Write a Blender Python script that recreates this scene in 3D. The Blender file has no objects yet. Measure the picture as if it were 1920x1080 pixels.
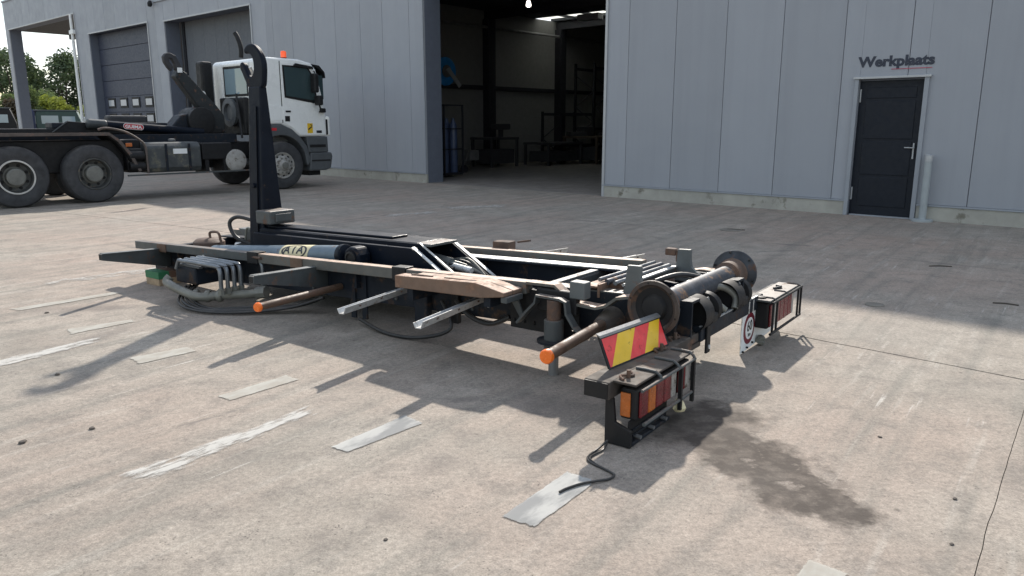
import bpy, bmesh, math, random
from mathutils import Vector, Matrix, noise as mnoise
random.seed(7)
SC = bpy.context.scene
COL = SC.collection

# ------------------------------------------------------------------ camera
PITCH = math.atan(308/1421.0)
cam_d = bpy.data.cameras.new('camera'); cam = bpy.data.objects.new('camera', cam_d); COL.objects.link(cam)
cam.location = (0, 0, 1.45); cam.rotation_euler = (math.pi/2 - PITCH, 0, 0)
cam_d.sensor_width = 36; cam_d.lens = 36*1421/1920.0; cam_d.clip_start = .05; cam_d.clip_end = 2000
SC.camera = cam

# ------------------------------------------------------------------ sky, sun, exposure
SUN_AZ, SUN_EL = math.radians(8), math.radians(36)
w = bpy.data.worlds.new('World'); SC.world = w; w.use_nodes = True
nt = w.node_tree; nt.nodes.clear()
wo = nt.nodes.new('ShaderNodeOutputWorld'); bg = nt.nodes.new('ShaderNodeBackground')
sky = nt.nodes.new('ShaderNodeTexSky'); sky.sky_type = 'NISHITA'; sky.sun_disc = False
sky.sun_elevation = SUN_EL; sky.sun_rotation = SUN_AZ; sky.altitude = 30; sky.dust_density = .4; sky.air_density = 1.3
tc = nt.nodes.new('ShaderNodeTexCoord'); mp = nt.nodes.new('ShaderNodeMapping'); mp.inputs['Scale'].default_value = (1, 1, 3.2)
cn = nt.nodes.new('ShaderNodeTexNoise'); cn.inputs['Scale'].default_value = 3.4; cn.inputs['Detail'].default_value = 9; cn.inputs['Roughness'].default_value = .58
cr = nt.nodes.new('ShaderNodeValToRGB'); cr.color_ramp.elements[0].position = .44; cr.color_ramp.elements[1].position = .62
cm = nt.nodes.new('ShaderNodeMixRGB'); cm.inputs['Color2'].default_value = (8.6, 8.9, 9.4, 1)
nt.links.new(tc.outputs['Generated'], mp.inputs[0]); nt.links.new(mp.outputs[0], cn.inputs['Vector'])
nt.links.new(cn.outputs[0], cr.inputs[0]); nt.links.new(cr.outputs[0], cm.inputs['Fac'])
nt.links.new(sky.outputs[0], cm.inputs['Color1']); nt.links.new(cm.outputs[0], bg.inputs[0])
bg.inputs[1].default_value = .12; nt.links.new(bg.outputs[0], wo.inputs[0])
sd = Vector((math.sin(SUN_AZ)*math.cos(SUN_EL), math.cos(SUN_AZ)*math.cos(SUN_EL), math.sin(SUN_EL)))
sun_d = bpy.data.lights.new('sun', 'SUN'); sun_d.energy = 4.6; sun_d.angle = math.radians(1.3); sun_d.color = (1, .93, .84)
sun = bpy.data.objects.new('sun', sun_d); COL.objects.link(sun); sun.rotation_euler = sd.to_track_quat('Z', 'Y').to_euler(); sun.location = (0, 0, 30)
SC.view_settings.view_transform = 'Standard'; SC.view_settings.look = 'None'; SC.view_settings.gamma = 1
SC.view_settings.use_curve_mapping = False; SC.view_settings.exposure = .50

# ------------------------------------------------------------------ mesh helper
class M:
    def __init__(s): s.v = []; s.f = []
    def add(s, v, f):
        b = len(s.v); s.v += [tuple(p) for p in v]; s.f += [tuple(b+i for i in q) for q in f]; return s
    def hexa(s, p): return s.add(p, [(0,3,2,1),(4,5,6,7),(0,1,5,4),(1,2,6,5),(2,3,7,6),(3,0,4,7)])
    def box(s, x0, x1, y0, y1, z0, z1):
        return s.hexa([(x0,y0,z0),(x1,y0,z0),(x1,y1,z0),(x0,y1,z0),(x0,y0,z1),(x1,y0,z1),(x1,y1,z1),(x0,y1,z1)])
    def prism(s, axis, poly, a, b):
        n = len(poly)
        def pt(q, h): return {'x': (h,q[0],q[1]), 'y': (q[0],h,q[1]), 'z': (q[0],q[1],h)}[axis]
        v = [pt(q, a) for q in poly] + [pt(q, b) for q in poly]
        f = [tuple(range(n-1,-1,-1)), tuple(range(n,2*n))] + [(i,(i+1)%n,n+(i+1)%n,n+i) for i in range(n)]
        return s.add(v, f)
    def strip(s, axis, path, th, a, b):          # bent sheet: path in the plane, thickness th
        up = []; lo = []
        for i, p in enumerate(path):
            q0 = path[max(i-1,0)]; q1 = path[min(i+1,len(path)-1)]
            d = Vector((q1[0]-q0[0], q1[1]-q0[1])).normalized(); nn = Vector((-d.y, d.x))*th/2
            up.append((p[0]+nn.x, p[1]+nn.y)); lo.append((p[0]-nn.x, p[1]-nn.y))
        for i in range(len(path)-1): s.prism(axis, [lo[i],lo[i+1],up[i+1],up[i]], a, b)
        return s
    def frame(s, d):
        d = Vector(d).normalized(); u = d.orthogonal().normalized(); return d, u, d.cross(u)
    def cyl(s, p0, p1, r0, r1=None, n=16, caps=True):
        r1 = r0 if r1 is None else r1; p0 = Vector(p0); p1 = Vector(p1); d, u, w_ = s.frame(p1-p0); v = []
        for p, r in ((p0,r0),(p1,r1)):
            for i in range(n): a = 2*math.pi*i/n; v.append(p+u*math.cos(a)*r+w_*math.sin(a)*r)
        f = [(i,(i+1)%n,n+(i+1)%n,n+i) for i in range(n)]
        if caps: f += [tuple(range(n-1,-1,-1)), tuple(range(n,2*n))]
        return s.add(v, f)
    def lathe(s, c, axis, prof, n=36, caps=True):           # prof: (radius, height along axis)
        c = Vector(c); d, u, w_ = s.frame(axis); v = []; f = []
        for r, h in prof:
            for i in range(n): a = 2*math.pi*i/n; v.append(c+d*h+u*math.cos(a)*r+w_*math.sin(a)*r)
        for k in range(len(prof)-1):
            for i in range(n): f.append((k*n+i,k*n+(i+1)%n,(k+1)*n+(i+1)%n,(k+1)*n+i))
        if caps: f += [tuple(range(n-1,-1,-1)), tuple(range((len(prof)-1)*n, len(prof)*n))]
        return s.add(v, f)
    def tube(s, pts, r, n=8, sub=5):
        P = [Vector(p) for p in pts]
        if sub > 1 and len(P) > 2:
            Q = []
            for i in range(len(P)-1):
                a = P[max(i-1,0)]; b = P[i]; c = P[i+1]; d = P[min(i+2,len(P)-1)]
                for k in range(sub):
                    t = k/sub; Q.append(.5*((2*b)+(c-a)*t+(2*a-5*b+4*c-d)*t*t+(3*b-a-3*c+d)*t**3))
            Q.append(P[-1]); P = Q
        v = []; f = []; u = None
        for i, p in enumerate(P):
            d = (P[min(i+1,len(P)-1)]-P[max(i-1,0)]).normalized()
            u = d.orthogonal().normalized() if u is None else (u-d*u.dot(d)).normalized()
            w_ = d.cross(u)
            for k in range(n): a = 2*math.pi*k/n; v.append(p+u*math.cos(a)*r+w_*math.sin(a)*r)
        for i in range(len(P)-1):
            for k in range(n): f.append((i*n+k,i*n+(k+1)%n,(i+1)*n+(k+1)%n,(i+1)*n+k))
        f += [tuple(range(n-1,-1,-1)), tuple(range((len(P)-1)*n, len(P)*n))]
        return s.add(v, f)
    def quad(s, a, b, c, d): return s.add([a,b,c,d], [(0,1,2,3)])
    def xf(s, m): s.v = [tuple(m @ Vector(p)) for p in s.v]; return s
    def build(s, name, m, parent=None, bevel=0, smooth=None, seg=2, recalc=True):
        me = bpy.data.meshes.new(name); me.from_pydata(s.v, [], s.f); me.validate()
        if recalc:
            bm = bmesh.new(); bm.from_mesh(me); bmesh.ops.recalc_face_normals(bm, faces=bm.faces); bm.to_mesh(me); bm.free()
        me.materials.append(m)
        if smooth is not None:
            me.shade_smooth(); me.set_sharp_from_angle(angle=math.radians(smooth))
        o = bpy.data.objects.new(name, me); COL.objects.link(o)
        if parent: o.parent = parent
        if bevel:
            b = o.modifiers.new('bevel', 'BEVEL'); b.width = bevel; b.segments = seg; b.limit_method = 'ANGLE'; b.angle_limit = math.radians(40)
        return o

def tag(o, label=None, cat=None, group=None, kind=None):
    if label: o['label'] = label
    if cat: o['category'] = cat
    if group: o['group'] = group
    if kind: o['kind'] = kind
    return o
def thing(name, label, cat, loc, xaxis=None, group=None, yaxis=None):
    o = bpy.data.objects.new(name, None); COL.objects.link(o); o.empty_display_size = .2
    if xaxis is not None:
        X = Vector(xaxis).normalized(); Z = Vector((0,0,1)); Y = Z.cross(X)
        o.matrix_world = Matrix.Translation(loc) @ Matrix((X,Y,Z)).transposed().to_4x4()
    else: o.location = loc
    return tag(o, label, cat, group)
def copy_tree(o, parent=None):
    c = o.copy(); COL.objects.link(c)
    if parent: c.parent = parent
    for ch in list(o.children): copy_tree(ch, c)
    return c

# ------------------------------------------------------------------ materials
def rgb(c): return (c[0], c[1], c[2], 1)
def mat(name, base, rough=.5, metal=0, var=.18, scale=6, rust=None, rust_amt=0, rust_scale=9, top=None, top_amt=.8, bump=.15, bscale=90,
        rough_var=.12, spec=.5, dust=0, emit=None, streak=0, ribs=0, orand=0):
    m = bpy.data.materials.new(name); m.use_nodes = True; n = m.node_tree.nodes; l = m.node_tree.links
    b = n['Principled BSDF']; b.inputs['Metallic'].default_value = metal; b.inputs['Specular IOR Level'].default_value = spec
    t = n.new('ShaderNodeTexCoord'); co = t.outputs['Object']
    def nz(sc, det=6, ro=.6):
        x = n.new('ShaderNodeTexNoise'); x.inputs['Scale'].default_value = sc; x.inputs['Detail'].default_value = det; x.inputs['Roughness'].default_value = ro
        l.new(co, x.inputs['Vector']); return x.outputs['Fac']
    def ramp(fac, p0, p1, c0=(0,0,0), c1=(1,1,1)):
        r = n.new('ShaderNodeValToRGB'); r.color_ramp.elements[0].position = p0; r.color_ramp.elements[1].position = p1
        r.color_ramp.elements[0].color = rgb(c0); r.color_ramp.elements[1].color = rgb(c1); l.new(fac, r.inputs[0]); return r.outputs[0]
    def mix(f, a, c):
        x = n.new('ShaderNodeMixRGB'); 
        for sock, val in ((x.inputs['Fac'], f), (x.inputs['Color1'], a), (x.inputs['Color2'], c)):
            if isinstance(val, (int, float)): sock.default_value = val
            elif isinstance(val, tuple): sock.default_value = rgb(val)
            else: l.new(val, sock)
        return x.outputs[0]
    def mul(a, c):
        x = n.new('ShaderNodeMath'); x.operation = 'MULTIPLY'
        for sock, val in ((x.inputs[0], a), (x.inputs[1], c)):
            if isinstance(val, (int, float)): sock.default_value = val
            else: l.new(val, sock)
        return x.outputs[0]
    lo = tuple(max(0, c*(1-var)) for c in base); hi = tuple(c*(1+var) for c in base)
    col = ramp(nz(scale), .3, .7, lo, hi)
    if streak:
        mp_ = n.new('ShaderNodeMapping'); mp_.inputs['Scale'].default_value = (5, 5, .22); l.new(co, mp_.inputs[0])
        x_ = n.new('ShaderNodeTexNoise'); x_.inputs['Scale'].default_value = 1; x_.inputs['Detail'].default_value = 7; x_.inputs['Roughness'].default_value = .65; l.new(mp_.outputs[0], x_.inputs['Vector'])
        col = mix(mul(ramp(x_.outputs['Fac'], .45, .72), streak), col, tuple(c*.62 for c in base))
        col = mix(mul(ramp(nz(.35, 3), .4, .65), streak*.6), col, tuple(c*1.16 for c in base))
    if orand:
        oi_ = n.new('ShaderNodeObjectInfo'); col = mix(orand, col, ramp(oi_.outputs['Random'], 0, 1, tuple(c*.8 for c in base), tuple(c*1.2 for c in base)))
    g = None
    if top or dust:
        ge = n.new('ShaderNodeNewGeometry'); sx = n.new('ShaderNodeSeparateXYZ'); l.new(ge.outputs['Normal'], sx.inputs[0])
        g = ramp(sx.outputs['Z'], .55, .85)
    if dust: col = mix(mul(mul(g, ramp(nz(scale*2), .25, .75)), dust), col, (.20, .17, .135))
    if top: col = mix(mul(mul(g, ramp(nz(rust_scale*1.7), .32, .5)), top_amt), col, top)
    rf = None
    if rust:
        rf = ramp(nz(rust_scale, 9, .68), .62-rust_amt*.35, .70-rust_amt*.28)
        rc = ramp(nz(rust_scale*4), .3, .7, tuple(c*.6 for c in rust), tuple(c*1.25 for c in rust))
        col = mix(rf, col, rc)
    l.new(col, b.inputs['Base Color'])
    rr = ramp(nz(scale*2.3), .3, .7, (max(.05, rough-rough_var),)*3, (min(1, rough+rough_var),)*3)
    if rf is not None: rr = mix(rf, rr, (.85,.85,.85))
    l.new(rr, b.inputs['Roughness'])
    if ribs:
        wv = n.new('ShaderNodeTexWave'); wv.bands_direction = 'Z'; wv.inputs['Scale'].default_value = 70; l.new(co, wv.inputs['Vector'])
        bp = n.new('ShaderNodeBump'); bp.inputs['Strength'].default_value = .25; bp.inputs['Distance'].default_value = .002; l.new(wv.outputs['Fac'], bp.inputs['Height']); l.new(bp.outputs[0], b.inputs['Normal'])
    elif bump:
        bp = n.new('ShaderNodeBump'); bp.inputs['Strength'].default_value = bump; bp.inputs['Distance'].default_value = .004
        l.new(nz(bscale, 4), bp.inputs['Height']); l.new(bp.outputs[0], b.inputs['Normal'])
    if emit:
        b.inputs['Emission Color'].default_value = rgb(emit[:3]); b.inputs['Emission Strength'].default_value = emit[3]
    return m
RUST = (.12,.068,.045); PALE_RUST = (.33,.225,.165)
MT = {
 'black_paint': mat('black_blue_paint', (.006,.009,.016), .45, spec=.12, rust=(.05,.036,.028), rust_amt=.03, dust=.03),
 'black_matt': mat('black_matt', (.009,.009,.010), .6, dust=.15, spec=.35),
 'frame_dark': mat('chassis_paint', (.013,.017,.024), .55, spec=.2, rust=(.06,.040,.030), rust_amt=.18, dust=.2),
 'frame_grey': mat('grey_green_paint', (.062,.069,.070), .55, rust=RUST, rust_amt=.18, top=PALE_RUST, top_amt=.25, dust=.3),
 'rail_worn': mat('worn_rail', (.10,.098,.088), .6, rust=(.15,.095,.065), rust_amt=.16, top=(.43,.30,.22), top_amt=1.0),
 'brown_steel': mat('weathered_brown_steel', (.175,.112,.078), .75, var=.22, rust=(.20,.115,.075), rust_amt=.2, top=(.45,.315,.235), top_amt=1.0),
 'pole_brown': mat('brown_pole', (.11,.068,.045), .6, var=.3, rust=RUST, rust_amt=.35, dust=.3),
 'galv': mat('galvanised', (.42,.43,.43), .45, metal=.35, var=.22, scale=22, rust=(.22,.17,.13), rust_amt=.1, rust_scale=24),
 'bright': mat('bare_edge', (.62,.62,.60), .4, metal=.3, var=.2, scale=20, rust=(.2,.17,.15), rust_amt=.12, rust_scale=30),
 'grey_light': mat('light_grey_paint', (.095,.106,.108), .5, rust=RUST, rust_amt=.08, dust=.3),
 'blue_grey': mat('blue_grey_paint', (.10,.145,.185), .4, rust=RUST, rust_amt=.04, dust=.25),
 'rusty': mat('rusty_steel', (.095,.062,.047), .8, var=.4, rust=RUST, rust_amt=.35, dust=.2),
 'disc': mat('roller_steel', (.038,.043,.052), .5, metal=.3, var=.4, scale=9, rust=RUST, rust_amt=.2),
 'tube_steel': mat('roller_tube_steel', (.048,.053,.064), .5, metal=.25, spec=.3, var=.4, scale=14, rust=(.22,.14,.09), rust_amt=.22),
 'dusty': mat('dusty_plate', (.055,.046,.040), .85, var=.35, rust=RUST, rust_amt=.2, dust=.55),
 'orange': mat('orange_reflector', (.85,.17,.02), .25, var=.1),
 'amber': mat('amber_lens', (.40,.10,.012), .25, var=.25, scale=14, ribs=1, rust=(.12,.05,.03), rust_amt=.05, rust_scale=18),
 'red_lens': mat('red_lens', (.13,.006,.012), .2, var=.4, scale=16, ribs=1, rust=(.05,.02,.02), rust_amt=.05, rust_scale=18),
 'white_lens': mat('white_lens', (.34,.325,.30), .35, var=.3, scale=14, ribs=1, rust=(.1,.08,.06), rust_amt=.15, rust_scale=18),
 'sig_red': mat('signal_red', (.72,.045,.05), .5, var=.14, scale=14, rust=(.16,.05,.04), rust_amt=.03, rust_scale=26), 'sig_yel': mat('signal_yellow', (.74,.47,.02), .5, var=.12, rust=(.15,.1,.03), rust_amt=.03, rust_scale=30),
 'white': mat('white_paint', (.76,.77,.76), .4, var=.05, rust=(.4,.36,.3), rust_amt=.03, rust_scale=20, bump=.03),
 'cab_white': mat('cab_white', (.80,.81,.79), .3, var=.04, scale=2, bump=.02),
 'sign_red': mat('dark_red_ring', (.14,.008,.02), .4), 'ink': mat('black_ink', (.015,.016,.02), .5, bump=0),
 'navy': mat('navy_letter', (.018,.024,.045), .45, bump=0), 'red_line': mat('red_line', (.38,.05,.09), .5, bump=0),
 'cream': mat('cream_sticker', (.66,.58,.36), .5, var=.12, scale=20), 
 'rubber': mat('tyre_rubber', (.042,.043,.046), .8, var=.35, scale=5, dust=.3, bump=.3, bscale=40),
 'hose': mat('rubber_hose', (.02,.02,.021), .5, dust=.35), 'hose_grey': mat('dusty_grey_pipe', (.16,.16,.14), .5, var=.3, metal=.2, dust=.4),
 'pipe': mat('steel_pipe', (.16,.175,.19), .38, metal=.6, var=.3, dust=.2),
 'rim_dark': mat('dark_rim', (.06,.062,.06), .6, var=.35, rust=(.2,.15,.1), rust_amt=.15, rust_scale=14), 'rim_light': mat('light_rim', (.50,.49,.46), .5, var=.2),
 'rim_grey': mat('grey_rim', (.30,.29,.27), .55, var=.25, rust=(.12,.09,.07), rust_amt=.2), 'hub': mat('dusty_hub', (.15,.15,.135), .7, var=.25),
 'plastic_grey': mat('grey_plastic', (.075,.082,.088), .6, var=.12), 'tank': mat('tank_grey', (.05,.056,.058), .5, var=.4, scale=4, rust=(.12,.115,.09), rust_amt=.25, rust_scale=4),
 'fender': mat('brown_fender', (.085,.068,.060), .65, var=.25, top=(.30,.24,.20), top_amt=.9, rust=(.16,.09,.07), rust_amt=.2),
 'timber': mat('bare_timber', (.34,.25,.16), .8, var=.25, scale=14), 'timber_dark': mat('brown_timber', (.13,.075,.05), .8, var=.3), 'green_paint': mat('green_painted_end', (.02,.14,.06), .6),
 'hall_lamp': mat('hall_lamp_glow', (.8,.78,.7), .4, bump=0, emit=(1,.95,.85,3.0)), 'beacon': mat('orange_beacon', (.75,.10,.03), .2, emit=(1,.12,.03,.35)), 'lamp_glass': mat('work_lamp_glass', (.7,.7,.68), .15),
 'wall': mat('grey_cladding', (.30,.315,.345), .5, var=.035, streak=.24, orand=.3, scale=1.2, bump=.25, bscale=260, spec=.35),
 'wall_core': mat('grey_reveal', (.115,.13,.165), .6, var=.06), 'trim': mat('grey_trim', (.27,.29,.32), .45, var=.05),
 'light_trim': mat('light_metal_trim', (.40,.41,.42), .4, var=.06, metal=.2),
 'door_dark': mat('dark_door', (.006,.009,.016), .55, spec=.3, var=.1), 'sect': mat('sectional_door_paint', (.040,.048,.075), .55, var=.06), 
 'plinth': mat('plinth_concrete', (.36,.35,.31), .85, var=.14, scale=3, rust=(.16,.15,.12), rust_amt=.13, rust_scale=3.5, bump=.4),
 'hall_wall': mat('hall_wall', (.17,.172,.165), .8, var=.08), 'bay_lining': mat('bay_lining', (.115,.125,.14), .7, var=.05), 'disc_brown': mat('brown_disc', (.06,.047,.04), .6, var=.4, rust=RUST, rust_amt=.25, metal=.2), 'smeared': mat('smeared_grey_paint', (.27,.28,.285), .85, spec=.2, var=.35, scale=5, rust=(.42,.42,.40), rust_amt=.34, rust_scale=5), 'hall_dark': mat('hall_steel', (.01,.011,.016), .7), 'hall_roof': mat('hall_roof', (.03,.034,.04), .8),
 'hall_floor': mat('hall_floor', (.22,.20,.18), .6, var=.2, scale=2), 'soffit': mat('soffit_paint', (.07,.07,.07), .8),
 'arm_dark': mat('dark_arm_paint', (.026,.029,.031), .55, spec=.25, rust=RUST, rust_amt=.15), 'clutter': mat('dark_clutter', (.03,.03,.033), .7), 'clutter_brown': mat('brown_clutter', (.07,.05,.035), .7), 'steel_dull': mat('dull_steel', (.2,.2,.2), .5, metal=.4),
 'reel_blue': mat('blue_reel', (.02,.24,.62), .4), 'bottle': mat('blue_black_bottle', (.05,.07,.13), .4),
 'bollard': mat('grey_post', (.31,.34,.35), .5, var=.08), 'white_marking': mat('worn_white_paint', (.42,.405,.37), .85, var=.16, scale=9, spec=.2, rust=(.29,.272,.24), rust_amt=.36, rust_scale=7, bump=.4),
 'stone': mat('dark_stone', (.085,.072,.06), .9), 'leafdry': mat('dry_leaf', (.09,.05,.03), .9), 'manhole': mat('cast_iron', (.17,.155,.13), .8),
 'van_green': mat('dark_green_cab', (.02,.05,.045), .4), 'van_blue': mat('blue_body', (.015,.03,.10), .4), 'red': mat('red_sign', (.5,.02,.03), .4),
 'trunk': mat('bark', (.05,.04,.03), .9),
}
def glass(name, c, r=.05):
    m = bpy.data.materials.new(name); m.use_nodes = True; b = m.node_tree.nodes['Principled BSDF']
    b.inputs['Base Color'].default_value = rgb(c); b.inputs['Roughness'].default_value = r; b.inputs['Specular IOR Level'].default_value = .8; return m
MT['glass'] = glass('dark_window_glass', (.045,.07,.075)); MT['glass_light'] = glass('pale_window_glass', (.22,.30,.34)); MT['pane'] = glass('door_pane_glass', (.30,.33,.37), .2)
m = bpy.data.materials.new('rooflight_sheet'); m.use_nodes = True; nn = m.node_tree.nodes; nn.clear()
a_ = nn.new('ShaderNodeBsdfTranslucent'); a_.inputs[0].default_value = (.85,.85,.8,1); o_ = nn.new('ShaderNodeOutputMaterial'); m.node_tree.links.new(a_.outputs[0], o_.inputs[0]); MT['rooflight'] = m

def leaf_mat(name, c0, c1):
    m = bpy.data.materials.new(name); m.use_nodes = True; n = m.node_tree.nodes; l = m.node_tree.links; b = n['Principled BSDF']
    t = n.new('ShaderNodeTexCoord'); x = n.new('ShaderNodeTexNoise'); x.inputs['Scale'].default_value = .9; x.inputs['Detail'].default_value = 5; l.new(t.outputs['Object'], x.inputs['Vector'])
    r = n.new('ShaderNodeValToRGB'); r.color_ramp.elements[0].position = .32; r.color_ramp.elements[1].position = .68; r.color_ramp.elements[0].color = rgb(c0); r.color_ramp.elements[1].color = rgb(c1)
    l.new(x.outputs['Fac'], r.inputs[0]); l.new(r.outputs[0], b.inputs['Base Color']); b.inputs['Roughness'].default_value = .6
    tr = n.new('ShaderNodeBsdfTranslucent'); l.new(r.outputs[0], tr.inputs[0]); mx = n.new('ShaderNodeMixShader'); mx.inputs[0].default_value = .35
    l.new(b.outputs[0], mx.inputs[1]); l.new(tr.outputs[0], mx.inputs[2]); l.new(mx.outputs[0], n['Material Output'].inputs[0]); return m
# ------------------------------------------------------------------ ground
def ground_mat(name, tint=(1,1,1)):
    m = bpy.data.materials.new(name); m.use_nodes = True; n = m.node_tree.nodes; l = m.node_tree.links; b = n['Principled BSDF']
    t = n.new('ShaderNodeTexCoord'); P = t.outputs['Object']
    def noise(vec, sc, det=8, ro=.6, dist=0):
        x = n.new('ShaderNodeTexNoise'); x.inputs['Scale'].default_value = sc; x.inputs['Detail'].default_value = det; x.inputs['Roughness'].default_value = ro; x.inputs['Distortion'].default_value = dist
        l.new(vec, x.inputs['Vector']); return x.outputs['Fac']
    def ramp(f, p0, p1, c0=(0,0,0), c1=(1,1,1)):
        r = n.new('ShaderNodeValToRGB'); r.color_ramp.elements[0].position = p0; r.color_ramp.elements[1].position = p1
        r.color_ramp.elements[0].color = rgb(c0); r.color_ramp.elements[1].color = rgb(c1); l.new(f, r.inputs[0]); return r.outputs[0]
    def put(s, v):
        if isinstance(v, (int,float)): s.default_value = v
        elif isinstance(v, tuple): s.default_value = rgb(v) if len(s.default_value) == 4 else v
        else: l.new(v, s)
    def mix(f, a, c, mode='MIX'):
        x = n.new('ShaderNodeMixRGB'); x.blend_type = mode
        put(x.inputs['Fac'], f); put(x.inputs['Color1'], a); put(x.inputs['Color2'], c); return x.outputs[0]
    def ma(op, a, c=0.0, cl=False):
        x = n.new('ShaderNodeMath'); x.operation = op; x.use_clamp = cl; put(x.inputs[0], a); put(x.inputs[1], c); return x.outputs[0]
    def mapping(vec, loc=(0,0,0), rot=0, sc=(1,1,1), typ='POINT'):
        x = n.new('ShaderNodeMapping'); x.vector_type = typ; x.inputs['Location'].default_value = loc; x.inputs['Rotation'].default_value = (0,0,rot); x.inputs['Scale'].default_value = sc
        l.new(vec, x.inputs['Vector']); return x.outputs[0]
    ROT = math.radians(-54.1)
    rv = mapping(P, rot=ROT)
    st1 = mapping(rv, sc=(.35, 5, 1)); st2 = mapping(rv, sc=(1.2, 26, 1))
    big = noise(P, .33, 4); mid = noise(P, 1.7, 7, .65); fine = noise(P, 42, 6, .7); vfine = noise(P, 130, 3, .7)
    col = ramp(mid, .25, .75, (.205,.180,.150), (.372,.335,.287))
    col = mix(ma('MULTIPLY', ramp(big, .42, .62), .6), col, (.325,.248,.203))            # pinkish areas
    col = mix(ma('MULTIPLY', ramp(noise(P, .22, 3), .52, .68), .35), col, (.235,.228,.21))      # greyer, dirtier areas
    col = mix(ma('MULTIPLY', ramp(noise(st1, 1, 6, .6),   .50, .70), .60), col, (.150,.148,.13))  # worn tracks along the lanes
    col = mix(ma('MULTIPLY', ramp(noise(st1, 1.7, 6, .6), .57, .74), .55), col, (.43,.40,.35))
    scr = ma('MULTIPLY', ramp(noise(st2, 1.1, 4, .6), .61, .67), ramp(noise(P, .8, 3), .52, .66))
    col = mix(ma('MULTIPLY', scr, .5), col, (.60,.57,.52))
    st3 = mapping(rv, sc=(2.2, 14, 1)); col = mix(ma('MULTIPLY', ma('MULTIPLY', ramp(noise(st3, 1.3, 5, .6), .58, .68), ramp(noise(P, .5, 2), .52, .66)), .38), col, (.56,.53,.48))                                    # scrape marks
    col = mix(ma('MULTIPLY', ramp(noise(P, 5.5, 9, .72), .48, .68), .62), col, (.155,.14,.124))
    col = mix(.8, col, ramp(fine, .3, .7, (.34,.34,.34), (.66,.66,.66)), 'OVERLAY')
    col = mix(.5, col, ramp(vfine, .25, .75, (.2,.2,.2), (.8,.8,.8)), 'OVERLAY')
    vo = n.new('ShaderNodeTexVoronoi'); vo.inputs['Scale'].default_value = 46; l.new(P, vo.inputs['Vector'])
    sp = ma('MULTIPLY', ramp(vo.outputs['Distance'], .10, .22, (1,1,1), (0,0,0)), ramp(noise(P, 7, 2), .55, .62))
    col = mix(ma('MULTIPLY', sp, .75), col, (.07,.062,.055))                                  # specks of grit
    vo2 = n.new('ShaderNodeTexVoronoi'); vo2.inputs['Scale'].default_value = 7; l.new(P, vo2.inputs['Vector'])
    sp2 = ma('MULTIPLY', ramp(vo2.outputs['Distance'], .05, .11, (1,1,1), (0,0,0)), ramp(noise(P, 1.1, 2), .55, .60))
    col = mix(ma('MULTIPLY', sp2, .6), col, (.085,.075,.065))
    wob = noise(P, 3.2, 8, .62); wob2 = noise(P, 9, 6, .6)
    def spot(cx, cy, rx, ry, ang, soft, wa):
        q = mapping(mapping(P, loc=(-cx,-cy,0)), rot=-math.radians(ang), sc=(1,1,1)); q = mapping(q, sc=(1/rx, 1/ry, 0))
        v = n.new('ShaderNodeVectorMath'); v.operation = 'LENGTH'; l.new(q, v.inputs[0])
        d = ma('ADD', v.outputs['Value'], ma('MULTIPLY', ma('SUBTRACT', wob, .5), wa)); d = ma('ADD', d, ma('MULTIPLY', ma('SUBTRACT', wob2, .5), wa*.5))
        return ramp(d, 1-soft, 1, (1,1,1), (0,0,0))
    oil = ma('MAXIMUM', spot(1.08,3.10,.64,.27,-72,.30,1.7), spot(.93,3.55,.42,.30,40,.5,1.5))
    dry = ma('MULTIPLY', ramp(noise(P, 5.5, 7, .65), .53, .62), spot(1.18,3.02,.34,.16,-70,.3,.8))
    oil = ma('SUBTRACT', oil, dry, True)
    oil = ma('MULTIPLY', oil, ramp(noise(P, 11, 5), .22, .55, (.55,.55,.55), (1,1,1)))
    col = mix(ma('MULTIPLY', oil, .93), col, (.066,.055,.047))
    soft = None
    for a in ((-3.35,5.92,.62,.14,12,.7,1.2),(-.33,3.05,.16,.1,40,.9,.8),(-.48,2.62,.11,.09,0,.9,.8),(-.25,3.86,.13,.06,20,.6,.8),(.2,3.75,.42,.22,-40,.9,1.2),(2.9,3.3,.5,.25,50,1,1),(-1.9,10.2,.9,.35,-20,.8,1),(2.2,2.9,.35,.2,50,1,1),(-2.9,5.0,.5,.12,70,.9,1),(-1.56,3.56,.17,.018,42,.7,.5),(-1.45,3.68,.05,.02,42,.7,.6),(3.0,8.7,.55,.05,12,.9,.5),(3.4,9.2,.4,.06,-30,.9,.6),(1.2,11.5,1.2,.10,-35,.9,.7),(4.6,7.9,.9,.07,-40,.9,.6),(-4.3,8.8,1.3,.07,-38,.9,.6),(-3.0,3.2,.5,.05,50,.9,.8),(1.7,4.3,.3,.12,40,.9,1.2)):
        s_ = spot(*a); soft = s_ if soft is None else ma('MAXIMUM', soft, s_)
    col = mix(ma('MULTIPLY', soft, .5), col, (.13,.115,.105))
    l.new(col, b.inputs['Base Color'])
    rg = ramp(mid, .3, .7, (.72,.72,.72), (.95,.95,.95)); l.new(rg, b.inputs['Roughness'])
    b.inputs['Specular IOR Level'].default_value = .18
    bp = n.new('ShaderNodeBump'); bp.inputs['Strength'].default_value = .5; bp.inputs['Distance'].default_value = .006
    l.new(ma('ADD', fine, ma('MULTIPLY', vfine, .6)), bp.inputs['Height']); l.new(bp.outputs[0], b.inputs['Normal'])
    return m
GM = ground_mat('yard_concrete')
tag(M().box(-700, 500, -200, 900, -.4, -.014).build('ground', mat('joint_dirt', (.17,.15,.125), .95, var=.3)), kind='structure')
yard = thing('concrete_yard', None, None, (0,0,0)); tag(yard, kind='structure')
E1 = Vector((.722,-.692)); E2 = Vector((.692,.722))
def mn(m_, n_): p = E1*m_+E2*n_; return (p.x, p.y)
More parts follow.
